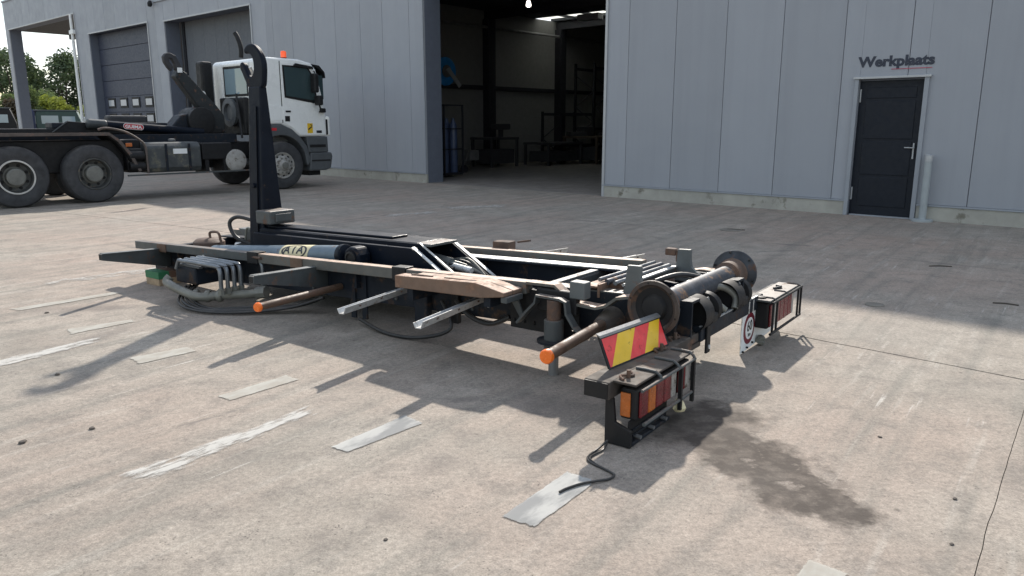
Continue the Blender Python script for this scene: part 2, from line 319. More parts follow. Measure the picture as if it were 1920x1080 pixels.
def jit(pl, step=.22, amp=.005):
    out = []
    for a, c in zip(pl[:-1], pl[1:]):
        a = Vector(a); c = Vector(c); k = max(1, min(140, int((c-a).length/step)))
        for i in range(k): q = a.lerp(c, i/k); out.append((q.x+random.uniform(-amp,amp), q.y+random.uniform(-amp,amp)))
    return out + [tuple(pl[-1])]
jl = jit([mn(-40,2.4), mn(-14.7,3.79), mn(-10.4,4.68), mn(-6,5.0), mn(-2.3,5.07), mn(-.72,5.07)]); jr = jit([mn(-.69,5.07), mn(4,5.06), mn(60,5.05)])
jv = jit([mn(-.71,5.045), mn(-.655,4.59), mn(-.55,3.57), mn(-.497,3.08), mn(-.446,2.66), mn(-.2,-.5), mn(.5,-8), mn(1,-40)], .10, .003)
def sh(pl, dm, dn): return [(p[0]+E1.x*dm+E2.x*dn, p[1]+E1.y*dm+E2.y*dn) for p in pl]
M().prism('z', sh(jl,0,.011)+sh(jr,0,.011)+[mn(60,70), mn(-40,70)], -.05, 0).build('concrete_slab', GM, yard)
M().prism('z', sh(jl[:-1],0,-.004)+[mn(-.72,5.06)]+sh(jv[1:],-.002,0)+[mn(-40,-40)], -.05, .0).build('concrete_slab', GM, yard)
M().prism('z', [mn(-.69,5.06)]+sh(jr[1:],0,-.004)+[mn(60,-40)]+sh(jv[::-1][:-1],.001,0), -.05, 0).build('concrete_slab', GM, yard)

# painted dashes and worn lines
def worn_paint(name, thr, seed, colr, col2=None, gain=3.2, amt=.35, sc=(6,20,1), soft=.16, cap=.8):
    m = bpy.data.materials.new(name); m.use_nodes = True; n = m.node_tree.nodes; l = m.node_tree.links; b = n['Principled BSDF']
    b.inputs['Roughness'].default_value = .88; b.inputs['Specular IOR Level'].default_value = .2
    t = n.new('ShaderNodeTexCoord'); x = n.new('ShaderNodeMapping'); x.inputs['Rotation'].default_value = (0,0,math.radians(-54)); x.inputs['Location'].default_value = (seed,seed,0)
    l.new(t.outputs['Object'], x.inputs[0]); y = n.new('ShaderNodeMapping'); y.inputs['Scale'].default_value = sc; l.new(x.outputs[0], y.inputs[0])
    oi = n.new('ShaderNodeObjectInfo'); ad = n.new('ShaderNodeVectorMath'); ad.operation = 'ADD'; l.new(y.outputs[0], ad.inputs[0])
    cx_ = n.new('ShaderNodeCombineXYZ'); k3 = n.new('ShaderNodeMath'); k3.operation = 'MULTIPLY'; k3.inputs[1].default_value = 40; l.new(oi.outputs['Random'], k3.inputs[0]); l.new(k3.outputs[0], cx_.inputs[2]); l.new(cx_.outputs[0], ad.inputs[1])
    z = n.new('ShaderNodeTexNoise'); z.inputs['Scale'].default_value = 1; z.inputs['Detail'].default_value = 9; z.inputs['Roughness'].default_value = .7; l.new(ad.outputs[0], z.inputs[0])
    z2 = n.new('ShaderNodeTexNoise'); z2.inputs['Scale'].default_value = .35; z2.inputs['Detail'].default_value = 6; z2.inputs['Roughness'].default_value = .6; l.new(ad.outputs[0], z2.inputs[0])
    r2 = n.new('ShaderNodeValToRGB'); r2.color_ramp.elements[0].position = .42; r2.color_ramp.elements[1].position = .58; r2.color_ramp.elements[0].color = rgb(colr); r2.color_ramp.elements[1].color = rgb(col2 or colr)
    l.new(z2.outputs[0], r2.inputs[0]); l.new(r2.outputs[0], b.inputs['Base Color'])
    uvn = n.new('ShaderNodeUVMap'); sx = n.new('ShaderNodeSeparateXYZ'); l.new(uvn.outputs[0], sx.inputs[0])
    def ma(op, a, c):
        k = n.new('ShaderNodeMath'); k.operation = op
        for s, v in zip(k.inputs, (a, c)):
            if isinstance(v, (int,float)): s.default_value = v
            else: l.new(v, s)
        return k.outputs[0]
    ex = ma('MULTIPLY', sx.outputs[0], ma('SUBTRACT', 1, sx.outputs[0])); ey = ma('MULTIPLY', sx.outputs[1], ma('SUBTRACT', 1, sx.outputs[1]))
    edge = ma('MINIMUM', ma('MINIMUM', ma('MULTIPLY', ex, gain*1.8), ma('MULTIPLY', ey, gain)), cap); f = ma('ADD', z.outputs[0], ma('MULTIPLY', ma('SUBTRACT', edge, .5), amt))
    r = n.new('ShaderNodeValToRGB'); r.color_ramp.elements[0].position = thr; r.color_ramp.elements[1].position = thr+soft; r.color_ramp.elements[1].color = (.84,.84,.84,1); l.new(f, r.inputs[0]); l.new(r.outputs[0], b.inputs['Alpha'])
    return m
DP = worn_paint('dash_paint', .30, 5, (.43,.415,.37), (.37,.345,.30), 6, .62, (16,26,1), .14, .85); DP2 = worn_paint('smeared_dash_paint', .22, 8, (.27,.272,.265), (.45,.445,.42), 8, .6, (9,26,1), .12, .9)
def marking(pts, label, group='worn painted dashes across the yard', m=None, z=.004):
    P = [Vector((*p,0)) for p in pts]; c = sum(P, Vector())/4; P = [c+(p-c)*1.06 for p in P]
    o = M().quad(*[p-c for p in P]).build('painted_dash', DP2 if ('smeared' in label or 'scuffed' in label) else DP, recalc=False); uv = o.data.uv_layers.new()
    for i, q in enumerate(((0,0),(1,0),(1,1),(0,1))): uv.data[i].uv = q
    o.location = (c.x, c.y, z); return tag(o, label, 'road marking', group)
marking([(-.03,2.617),(.231,2.979),(.342,2.891),(.085,2.543)], 'big scuffed grey-white dash under the end of the thin black cable')
marking([(-.82,3.246),(-.549,3.615),(-.448,3.517),(-.736,3.193)], 'greyish painted dash with smeared white corner, between cable dash and clean dash')
marking([(-1.602,3.899),(-1.336,4.256),(-1.234,4.171),(-1.506,3.834)], 'clean pale dash just above the long worn white line')
marking([(-2.418,4.589),(-2.16,4.834),(-2.05,4.738),(-2.296,4.469)], 'short pale dash left of the frame shadow, third from the left edge')
marking([(-3.209,5.274),(-2.883,5.548),(-2.82,5.485),(-3.099,5.147)], 'small faded dash near the left edge beyond the short pale one')
marking([(-4.016,5.885),(-3.498,6.512),(-3.43,6.43),(-3.9,5.83)], 'long narrow dash in front of the timber blocks')
marking([(.85,2.13),(1.007,2.323),(1.108,2.236),(.95,2.05)], 'white dash cut off by the bottom edge of the photo')
def smear(pts, name, label, m):
    P = [Vector((*p,0)) for p in pts]; c = sum(P, Vector())/4
    o = M().quad(*[p-c for p in P]).build(name, m, recalc=False); uv = o.data.uv_layers.new()
    for i, q in enumerate(((0,0),(1,0),(1,1),(0,1))): uv.data[i].uv = q
    o.location = (c.x, c.y, .004); return tag(o, label, 'road marking', 'worn white lines')
WP = worn_paint('rubbed_white_paint', .43, 3, (.50,.485,.45)); WP2 = worn_paint('faint_white_scuff', .52, 11, (.50,.48,.44))
smear([(-1.68,2.94),(-1.07,3.77),(-.97,3.66),(-1.50,2.86)], 'worn_line', 'long rubbed white line on the concrete in front of the frame shadow', WP)
smear([(-3.45,4.2),(-2.85,5.15),(-2.75,5.0),(-3.3,4.1)], 'worn_line', 'thin worn white line running out of the left edge of the photo', WP)
smear([(-2.2,12.35),(-1.2,13.1),(-1.1,12.5),(-2.05,11.8)], 'worn_line', 'faint white scuff beyond the hook arm, nearer of the two by the workshop', WP2)
smear([(-1.45,13.55),(0,14.2),(0,13.4),(-1.0,12.9)], 'worn_line', 'faint white scuff before the open workshop entrance', WP2)
smear([(-4.6,6.9),(-3.2,8.3),(-3.0,7.9),(-4.4,6.6)], 'worn_line', 'broad bright scuff beside the front end of the lift frame', WP2)

# loose stones, manholes
for x, y, r, lb in ((-2.041,3.457,.022,'small dark stone left of the long worn line'),(-2.275,3.293,.026,'dark flat stone nearest the left edge, below the small one'),(-2.684,4.266,.024,'dark stone between the faded dash and the thin worn line'),
        (-3.644,5.762,.022,'dark pebble beside the long narrow dash'),(-1.24,2.1,.012,'tiny pebble low in the left foreground'),(-.45,2.45,.012,'tiny dark pebble in the middle foreground'),(1.75,2.75,.014,'dark pebble right of the oil stain'),(1.55,2.42,.012,'pebble near the bottom right joint'),(1.741,3.355,.013,'pebble above right of the oil stain')):
    r *= .62; bm = M(); bm.lathe((0,0,0), (0,0,1), [(r*.3,0),(r,r*.2),(r*.8,r*.6),(r*.25,r*.75)], 9)
    bm.v = [(a*1.35+random.uniform(-.2,.2)*r, c+random.uniform(-.2,.2)*r, d) for a, c, d in bm.v]
    o = bm.build('stone', MT['stone']); o.location = (x, y, 0); o.rotation_euler.z = random.random()*6; tag(o, lb, 'stone', 'loose stones on the concrete')
for x, y, sx_, lb in ((3.131,10.526,.12,'thin dark twig lying near the wall base'),(4.445,7.735,.11,'short dark stick on the shaded ground at the right'),(4.05,6.05,.09,'bent dark twig near the right edge by the shade line'),(1.0,8.3,.10,'dark splinter behind the far roller disc')):
    o = M().tube([(-sx_,0,.006),(0,.012,.008),(sx_,-.01,.006)], .006, 5).build('twig', MT['stone']); o.location = (x, y, 0); o.rotation_euler.z = random.uniform(-.6,.3); tag(o, lb, 'twig', 'twigs on the yard')
def disc(x, y, r, lb):
    o = M().lathe((0,0,0), (0,0,1), [(r,0),(r,.006),(r*.93,.007),(r*.9,.004),(r*.2,.004)], 32).build('manhole_cover', MT['manhole'], smooth=40); o.location = (x, y, 0); tag(o, lb, 'manhole cover', 'small round covers in the yard')
disc(2.967,6.031,.075,'small round cover in the sunlit edge beside the far tail lamp'); disc(3.05,10.5,.15,'round manhole cover in the shade between the far roller disc and the wall')

# ------------------------------------------------------------------ workshop building
BX = Vector((.7475,-.664,0)).normalized(); BY = Vector((.664,.7475,0)).normalized(); BO = Vector((1.8328,15.5478,0))
def bt(name, label, cat, x, y, z=0, group=None): return thing(name, label, cat, BO+BX*x+BY*y+Vector((0,0,z)), BX, group)
bld = bt('workshop_building', 'long grey metal-clad workshop building with open entrance and dock doors', 'building', 0, 0)
def xs(s0, s1): return (-max(s0,s1), -min(s0,s1))
OP = [(0,5.3,0,5.0),(13.08,18.88,0,4.98),(20.2,25.75,0,5.06),(27.1,35.7,0,5.98),(-5.79,-4.85,0,2.105)]     # s0,s1,z0,z1
def RZ(s): return 7.34 if s > 19.5 else 5.72  # lower right roof is unseen, its height set for the shadow edge it casts
# columns of cladding panels
edges = [36.2,35.5]+[34.5-i for i in range(8)]+[27.1,26.4,25.75,25,24,23,22,21,20.2,19.55,18.88,18,17,16,15,14,13.08,12.25,11.9,10.9,9.82,8.83,7.75,6.85,5.83,5.3,4.5,3.5,2.5,1.5,.5,0,-.535,-1.55,-2.545,-3.56,-4.565,-5.54,-6.535,-7.55,-8.55,-9.55,-10.55]
for s1, s0 in zip(edges[:-1], edges[1:]):
    cuts = sorted({s0, s1} | {c for o in OP for c in o[:2] if s0 < c < s1}); spans = []
    for a, c in zip(cuts[:-1], cuts[1:]):
        zb = .245
        for o in OP:
            if o[0] <= (a+c)/2 <= o[1]: zb = o[3]+.03
        if spans and abs(spans[-1][2]-zb) < 1e-6: spans[-1][1] = c
        else: spans.append([a, c, zb])
    for a, c, zb in spans:
        g0 = .004 if a == s0 else 0; g1 = .004 if c == s1 else 0
        x0, x1 = xs(a+g0, c-g1); M().box(x0, x1, .012+random.uniform(0,.002), .06, zb, RZ((a+c)/2)-.06).build('wall_panel', MT['wall'], bld, bevel=.004, seg=1)
core = M()
for a, c in ((-11,-5.79),(-4.85,0),(5.3,13.08),(18.88,19.55),(19.55,20.2),(25.75,27.1),(35.7,36.2)):
    x0, x1 = xs(a, c); core.box(x0, x1, .062, .56, 0, RZ((a+c)/2)-.1)
for a, c, z0, z1 in OP: x0, x1 = xs(a, c); core.box(x0, x1, .062, .56, z1, RZ((a+c)/2)-.1)
core.build('wall_core', MT['wall_core'], bld)
for a, c in ((-11,-5.86),(-4.80,-.0),(5.3,13.08),(18.88,20.2),(25.75,27.1)):
    x0, x1 = xs(a, c); M().box(x0, x1, -.004, .06, -.02, .218).build('plinth', MT['plinth'], bld, bevel=.006)
    M().box(x0, x1, -.022, .06, .2185, .243).build('sill_flashing', MT['trim'], bld, bevel=.003)
M().box(*xs(-11,19.545), -.03, .62, 5.66, 5.74).build('roof_edge', MT['trim'], bld, bevel=.01); M().box(*xs(19.555,36.2), -.03, .62, 7.28, 7.36).build('roof_edge', MT['trim'], bld, bevel=.01)
M().box(*xs(19.555,19.75), .062, 12, 5.3, 7.28).build('roof_step_wall', MT['wall'], bld)  # unseen wall closing the step, added with the lower roof
M().box(*xs(-11,-8), .62, 24, 5.2, 5.3).box(*xs(10.4,19.55), .62, 24, 5.2, 5.3).box(*xs(19.75,27.1), .62, 24, 6.9, 7.0).build('roof', MT['hall_roof'], bld)
M().box(*xs(-.055,-.001), -.018, .01, .0, 5.06).build('jamb_trim', MT['light_trim'], bld, bevel=.003)
M().box(*xs(5.301,5.34), -.012, .01, .24, 5.0).build('jamb_trim', MT['trim'], bld, bevel=.003)
for a, c, z1 in ((13.08,18.88,4.98),(20.2,25.75,5.06),(27.1,35.7,5.98)):
    M().box(*xs(a-.03,c+.03), -.015, .05, z1-.02, z1+.028).build('lintel_trim', MT['light_trim'], bld)
    M().box(*xs(a-.05,a-.001), -.016, .05, .24, z1-.021).build('jamb_trim', MT['light_trim'], bld)
# personnel door
M().box(*xs(-5.855,-5.79), -.03, .03, 0, 2.13).build('door_frame', MT['trim'], bld, bevel=.004)
M().box(*xs(-4.85,-4.79), -.03, .03, 0, 2.13).build('door_frame', MT['trim'], bld, bevel=.004)
M().box(*xs(-5.88,-4.77), -.05, .03, 2.1305, 2.165).build('door_canopy_strip', MT['light_trim'], bld, bevel=.004)
door = M().box(*xs(-5.785,-4.855), .07, .115, .02, 2.10).build('entrance_door', MT['door_dark'], bld, bevel=.004)
for z0, z1 in ((.16,.62),(.66,1.18),(1.22,1.80),(1.84,2.0)): M().box(*xs(-5.68,-4.96), .058, .069, z0, z1).build('door_panel', MT['door_dark'], door, bevel=.006)
M().box(-(-5.72)-.012, 5.73, .045, .069, .92, 1.16).build('handle_plate', MT['light_trim'], door, bevel=.004)
M().tube([(5.725,.05,1.09),(5.725,.01,1.09),(5.60,.008,1.092)], .009, 8, 3).build('door_handle', MT['light_trim'], door, smooth=50)
for z in (.25,1.78): M().box(4.862, 4.88, .05, .069, z, z+.2).build('hinge', MT['light_trim'], door)
M().box(4.87, 5.78, .03, .12, -.001, .019).build('door_sill', MT['trim'], bld)
# lettering
def text_mesh(name, body, size, m, parent, loc, rot, off=.012, ext=.002, width=None, shear=0):
    cu = bpy.data.curves.new(name, 'FONT'); cu.body = body; cu.size = size; cu.offset = off; cu.extrude = ext; cu.shear = shear; cu.resolution_u = 3
    o = bpy.data.objects.new(name, cu); COL.objects.link(o); dg = bpy.context.evaluated_depsgraph_get(); me = bpy.data.meshes.new_from_object(o.evaluated_get(dg))
    bpy.data.objects.remove(o); me.materials.clear(); me.materials.append(m); o = bpy.data.objects.new(name, me); COL.objects.link(o); o.parent = parent
    if width:
        xs_ = [v.co.x for v in me.vertices]; k = width/(max(xs_)-min(xs_)); x0 = min(xs_)
        for v in me.vertices: v.co.x = (v.co.x-x0)*k
    o.location = loc; o.rotation_euler = rot; return o
text_mesh('lettering', 'Werkplaats', .208, MT['navy'], bld, (4.80,.010,2.318), (math.pi/2,0,0), .0092, .002, 1.09)
M().box(5.30,5.865,.006,.0115,2.262,2.272).build('underline', MT['red_line'], bld)
# sectional dock door with panes
sdoor = M().box(*xs(20.2,25.75), .40, .44, 0, 5.05).build('sectional_door', MT['sect'], bld)
for k in range(8): M().box(*xs(20.23,25.72), .345, .399, .02+k*.63, .02+k*.63+.618).build('door_section', MT['sect'], sdoor, bevel=.012)
for zc in (1.66,2.28):
    for sc_ in (21.4,22.6,23.75,24.95):
        M().box(-sc_-.36,-sc_+.36,.325,.344,zc-.20,zc+.20).box(-sc_-.30,-sc_+.30,.318,.3245,zc-.14,zc+.14).build('pane_frame', MT['black_matt'], sdoor)
        M().box(-sc_-.27,-sc_+.27,.310,.3175,zc-.12,zc+.12).build('door_pane', MT['pane'], sdoor)
# second bay: closed grey lining set back
for k in range(7): M().box(*xs(13.08+k*.829+.004,13.08+(k+1)*.829-.004), .60, .66, 0, 5.1).build('bay_panel', MT['bay_lining'], bld, bevel=.005, seg=1)
M().box(*xs(18.55,18.72), .561, .599, 0, 5).build('bay_column', MT['hall_dark'], bld)
# canopy bay
M().box(*xs(27.1,36.2), .57, 6.5, 6.0, 6.1).build('canopy_soffit', MT['soffit'], bld)
M().box(*xs(27.1,36.2), 2.9, 3.1, 5.78, 5.999).build('canopy_beam', MT['soffit'], bld)
M().box(*xs(26.9,27.09), .57, 9, 0, 6.9).build('end_wall', MT['wall'], bld)
M().box(*xs(35.9,36.12), .02, .2, 0, 5.979).build('canopy_column', MT['wall'], bld, bevel=.01)
M().cyl((-27.28,-.06,.0),(-27.28,-.06,5.95), .06, n=12).build('drainpipe', MT['white'], bld, smooth=50)
M().box(-27.5,-27.05,-.12,.011,5.15,5.32).build('pipe_bracket', MT['white'], bld, bevel=.02)
M().lathe((-19.55,-.12,5.62),(0,-.2,-1),[(.05,-.1),(.09,0),(.06,.1)],12).build('wall_lamp', MT['black_matt'], bld)
# hall behind the open entrance
M().box(*xs(-8,10.4), .0615, 24, -.02, .004).build('hall_floor', MT['hall_floor'], bld)
M().box(*xs(10.2,10.35), .561, 24, .004, 5.29).build('hall_side_wall', MT['hall_wall'], bld)
M().box(*xs(-8.15,-8), .561, 24, .004, 5.29).build('hall_side_wall', MT['hall_wall'], bld)
M().box(*xs(-8,10.2), 23.8, 24, .004, 5.29).build('hall_back_wall', MT['hall_wall'], bld)
for y in (3.4,7.35,11.4,15.6): M().box(*xs(9.9,10.199), y-.17, y+.17, .004, 4.99).build('hall_column', MT['hall_dark'], bld)
for y in (3.4,7.35,11.4,15.6): M().box(*xs(-8,10.2), y-.1, y+.1, 5.0, 5.28).build('roof_beam', MT['hall_dark'], bld)
M().box(*xs(10.05,10.199), .57, 23.7, 2.62, 2.76).build('wall_girt', MT['hall_dark'], bld)
M().cyl((-10.0,3,4.72),(-10.0,22,4.72), .05, n=8).build('wall_pipe', MT['steel_dull'], bld)
M().box(*xs(-8,10.35), .561, 10.1, 5.3, 5.4).box(*xs(-8,10.35), 11.15, 24, 5.3, 5.4).box(*xs(-8,6.2), 10.1, 11.15, 5.3, 5.4).build('hall_roof', MT['hall_roof'], bld)
for k in range(4): M().box(*xs(6.2+k*1.02-.03,6.2+k*1.02+.03), 10.1, 11.15, 5.32, 5.40).build('rooflight_bar', MT['hall_dark'], bld); M().box(*xs(6.15+k*1.06,6.15+k*1.06+1.058), 10.05, 11.2, 5.401, 5.42).build('rooflight', MT['rooflight'], bld)
M().box(*xs(7.1,8.0), 9.7, 10.0, 5.0, 5.2).build('duct', MT['light_trim'], bld)

M().cyl((-6.5,5.3,4.98),(-6.5,5.3,5.2),.03,n=8).build('lamp_stem', MT['hall_dark'], bld); M().lathe((-6.5,5.3,4.84),(0,0,1),[(.03,0),(.07,.02),(.08,.06),(.05,.18)],18).build('hall_lamp', MT['hall_lamp'], bld)
# things in the hall
r = bt('hose_reel', 'bright blue round hose reel on a grey bracket just inside the open entrance', 'hose reel', -10.0, 5.2, 3.15)
M().lathe((0,0,0),(1,0,0),[(.40,-.1),(.46,-.09),(.46,.0),(.40,.02),(.33,.0),(.2,.0)],32).build('reel_drum', MT['reel_blue'], r, smooth=40)
M().lathe((.03,0,0),(1,0,0),[(.2,0),(.2,.03),(.05,.04)],24).build('hub_plate', MT['steel_dull'], r, smooth=40)
M().hexa([(.08,-.08,.05),(.12,-.08,.05),(.12,.5,-.52),(.08,.5,-.52),(.08,.06,.12),(.12,.06,.12),(.12,.6,-.42),(.08,.6,-.42)]).build('bracket_arm', MT['light_trim'], r)
g = bt('gas_bottle_cage', 'tall dark wire cage of gas bottles behind the left jamb of the entrance', 'cage', -6.75, 1.95)
for px in (-.42,.42):
    for py in (-.35,.35): M().box(px-.02,px+.02,py-.02,py+.02,.1,1.95).build('cage_post', MT['hall_dark'], g)
for z in (.1,.75,1.3,1.93):
    M().box(-.44,.44,-.37,-.34,z,z+.03).box(-.44,.44,.34,.37,z,z+.03).box(-.44,-.41,-.34,.34,z,z+.03).box(.41,.44,-.34,.34,z,z+.03).build('cage_rail', MT['hall_dark'], g)
M().box(-.42,.42,-.34,.34,.06,.099).build('cage_floor', MT['hall_dark'], g)
for i, (px, py) in enumerate(((-.26,-.2),(0,-.2),(.26,-.2),(-.26,.15),(0,.15),(.26,.15))):
    q = M().lathe((0,0,0),(0,0,1),[(.10,0),(.11,.02),(.11,1.2),(.09,1.34),(.045,1.42),(.04,1.5)],18).build('gas_bottle', MT['bottle'], smooth=45); q.parent = None
    q.matrix_world = Matrix.Translation(BO+BX*(-6.75+px)+BY*(1.95+py)+Vector((0,0,.1)))
    tag(q, ('left front','middle front','right front','left rear','middle rear','right rear')[i]+' dark blue gas bottle standing in the wire cage by the entrance', 'gas bottle', 'gas bottles in the cage')
def rack(x, y0, y1, h, levels, label):
    t = bt('storage_rack', label, 'rack', x, (y0+y1)/2, 0, 'storage racks in the hall'); d = (y1-y0)/2
    for yy in (-d, d):
        for xx in (-.45,.45): M().box(xx-.04,xx+.04,yy-.04,yy+.04,.005,h).build('upright', MT['hall_dark'], t)
    for yy in (-d, d):
        k = 0
        while k*.6+.3 < h-.5:
            z = .3+k*.6; M().tube([(-.45 if k%2 else .45,yy,z),(.45 if k%2 else -.45,yy,z+.6)], .02, 4, 1).build('brace', MT['hall_dark'], t); k += 1
    for z in levels: M().box(-.49,-.42,-d,d,z,z+.1).box(.42,.49,-d,d,z,z+.1).build('beam', MT['hall_dark'], t)
    return t
rack(-9.3, 12.0, 13.3, 3.75, (1.2,3.5), 'tall dark storage rack at the right side of the open entrance')
rack(-9.25, 9.9, 11.9, 1.9, (.6,1.75), 'low dark storage rack beside the tall one inside the hall')
def clutter(x, y, w_, d, h, name, label, m='clutter', cat='bench'):
    t = bt(name, label, cat, x, y)
    M().box(-w_,w_,-d,d,h-.08,h).build('top', MT[m], t, bevel=.01)
    for a in (-1,1):
        for c in (-1,1): M().box(a*(w_-.06)-.04,a*(w_-.06)+.04,c*(d-.06)-.04,c*(d-.06)+.04,.005,h-.081).build('leg', MT[m], t)
    M().box(-w_*.8,w_*.8,-d*.8,d*.8,.12,h*.6).build('lower_box', MT['clutter'], t, bevel=.02)
    return t
clutter(-9.1, 6.6, .5, .7, 1.0, 'workbench', 'dark workbench against the side wall beside the nearer column')
clutter(-8.6, 9.2, .6, 1.0, .8, 'work_table', 'low dark table heaped with parts beneath the storage rack')
clutter(-8.1, 11.4, .8, 1.3, 1.0, 'parts_table', 'long cluttered table before the tall rack', 'clutter_brown')
v_ = bt('bench_vice', 'dark vice on top of the workbench by the column', 'vice', -9.1, 6.9, 1.0); M().box(-.06,.06,-.06,.06,0,.25).build('vice_stand', MT['clutter'], v_); M().box(-.2,.2,-.3,.3,.251,.45).build('vice_jaw', MT['clutter'], v_, bevel=.04)
for i in range(4):
    a = random.uniform(.2,.35); h = random.uniform(.1,.35)
    o = M().box(-a,a,-a*.7,a*.7,0,h).build('parts_bin', MT[random.choice(['clutter','clutter_brown','hall_dark'])], bevel=.03)
    o.matrix_world = Matrix.Translation(BO+BX*(-8.1+random.uniform(-.5,.4))+BY*(10.4+i*.62)+Vector((0,0,1.0))) @ Matrix.Rotation(random.random(),4,'Z'); tag(o, ('nearest','second','third','farthest')[i]+' dark parts bin in the row on the long cluttered table', 'bin', 'parts bins on the long table')
j = bt('hand_truck', 'small hand truck with a long handle leaning out beside the gas bottle cage', 'hand truck', -7.6, 3.6)
M().tube([(-.9,1.2,.75),(0,0,.15)], .02, 6, 1).build('handle', MT['steel_dull'], j); M().box(-1.1,-.7,1.0,1.4,.3,.62).build('tray', MT['steel_dull'], j, bevel=.03); M().cyl((-.06,0,.11),(.06,0,.11),.11,n=14).build('wheel', MT['hall_dark'], j)
e = bt('fire_alarm_sign', 'small red sign on the set-back grey wall of the second bay', 'sign', -18.2, .595, 2.15); M().box(-.14,.14,-.02,0,-.18,.18).build('sign_plate', MT['red'], e); M().box(-.05,.05,-.024,-.021,-.1,.1).build('symbol', MT['white'], e)

# round guard post by the door
p = bt('guard_post', 'grey round steel post on a flat base right of the dark door', 'post', 5.99, -.12)
M().lathe((0,0,0),(0,0,1),[(.15,0),(.15,.03),(.14,.035),(.06,.036)],28).build('base_plate', MT['bollard'], p, smooth=40)
M().cyl((0,0,.036),(0,0,.9),.052,n=20,caps=False).build('post_tube', MT['bollard'], p, smooth=40)
M().lathe((0,0,.90),(0,0,1),[(.056,0),(.056,.03),(.058,.032),(.058,.09),(.03,.10)],20).build('post_cap', MT['light_trim'], p, smooth=40)
# ------------------------------------------------------------------ dismounted hook-lift frame
FX = Vector((.586,.81,0)).normalized(); FO = Vector((1.2,4.33,0))
hf = thing('hooklift_unit', 'dismounted dark blue and rusty hook-lift frame with upright hook lying on the concrete', 'lift frame', FO, FX)
def t(Y, w_=0): return .553-.034*Y+w_
def rail(x0, x1, y0, y1, top, bot, mm=None):
    mm = mm or M(); return mm.hexa([(x0,y0,t(y0,bot)),(x1,y0,t(y0,bot)),(x1,y1,t(y1,bot)),(x0,y1,t(y1,bot)),(x0,y0,t(y0,top)),(x1,y0,t(y0,top)),(x1,y1,t(y1,top)),(x0,y1,t(y1,top))])
def B(mm, name, m, bevel=0, smooth=None, parent=None): return mm.build(name, MT[m], parent or hf, bevel, smooth)
# long guide rails, near and far
B(rail(-.55,-.475,3.74,5.49,0,-.07), 'guide_rail', 'frame_grey', .005)
B(rail(-.55,-.475,2.10,3.60,0,-.075), 'guide_rail', 'rail_worn', .005)
B(rail(-.55,-.475,.98,1.97,0,-.075), 'guide_rail', 'rail_worn', .005)
B(rail(-.558,-.467,3.601,3.739,.012,-.085), 'rail_clamp', 'black_matt', .006); B(rail(-.558,-.467,1.971,2.099,.012,-.085), 'rail_clamp', 'black_matt', .006)
for y in (3.05,4.95): B(rail(-.556,-.551,y,y+.14,-.002,-.075), 'weld_plate', 'pole_brown')
B(rail(.475,.55,.72,5.45,0,-.085), 'guide_rail', 'rail_worn', .005)
B(rail(.56,.66,1.92,2.08,.05,-.03), 'rail_stop', 'rusty', .008); B(M().tube([(.6,1.86,t(2,.055)),(.62,1.75,t(2,.075))], .008), 'stop_pin', 'rusty')
B(rail(.56,.64,4.1,4.3,.06,-.0), 'rail_stop', 'rusty', .008)
B(rail(-.4745,-.411,.99,5.4,-.060,-.072), 'shadow_fill_plate', 'frame_dark'); B(rail(.411,.4745,.75,5.4,-.060,-.072), 'shadow_fill_plate', 'frame_dark')  # plates added to shut lit gaps in the shadow below the rails
# main beams (channels): web plus flanges
for sx in (-1, 1):
    mm = M()
    for a, c, z1, z0 in ((.395,.41,-.045,-.30),(.30,.395,-.045,-.06),(.30,.395,-.285,-.30)):
        rail(min(sx*a,sx*c), max(sx*a,sx*c), -.02, 5.42, z1, z0, mm)
    B(mm, 'main_beam', 'frame_dark', .003)
    B(rail(min(sx*.30,sx*.41), max(sx*.30,sx*.41), .35, 4.0, -.038, -.0449), 'flange_wear_strip', 'bright' if sx > 0 else 'frame_grey')
for y in (.95,2.0,3.3,4.4,5.3): B(rail(-.394,.394,y,y+.07,-.07,-.15), 'cross_member', 'frame_grey' if y < 1 else 'frame_dark', .006)
B(rail(-.30,.30,.955,1.015,-.052,-.0699), 'cross_cap', 'grey_light', .003)
# gussets between rail and web
for y in (1.35,1.9,2.55,4.2,4.9): B(rail(-.47,-.411,y,y+.02,-.076,-.2), 'gusset', 'frame_dark')
for y in (2.5,2.62): B(rail(-.425,-.411,y,y+.05,-.06,-.44), 'hanger_strap', 'frame_dark')
B(rail(-.47,-.411,1.86,1.98,-.08,-.40), 'hanger_bracket', 'frame_dark', .01); B(rail(-.45,-.411,1.6,1.66,-.08,-.36), 'hanger_bracket', 'black_matt', .01)
# mudguard outriggers on the near side
def outrigger(y, yt, zt):
    o = M(); zr = t(y,-.06); P = lambda k, dy, z: (-.415+(-1.19+.415)*k, y+(yt-y)*k+dy, z)
    o.hexa([P(1,-.025,zt-.052),P(0,-.025,zr-.18),P(0,.025,zr-.18),P(1,.025,zt-.052),P(1,-.025,zt),P(0,-.025,zr),P(0,.025,zr),P(1,.025,zt)])
    r_ = B(o, 'outrigger_arm', 'frame_grey', .003); M().box(-1.1925,-1.1905,yt-.018,yt+.018,zt-.046,zt-.006).build('open_end', MT['black_matt'], r_)
    M().hexa([P(.98,-.030,zt-.004),P(.04,-.030,zr-.004),P(.04,.030,zr-.004),P(.98,.030,zt-.004),P(.98,-.030,zt+.004),P(.04,-.030,zr+.004),P(.04,.030,zr+.004),P(.98,.030,zt+.004)]).build('top_flange', MT['grey_light'], r_)
outrigger(5.15,4.84,.392); outrigger(2.95,2.79,.447)
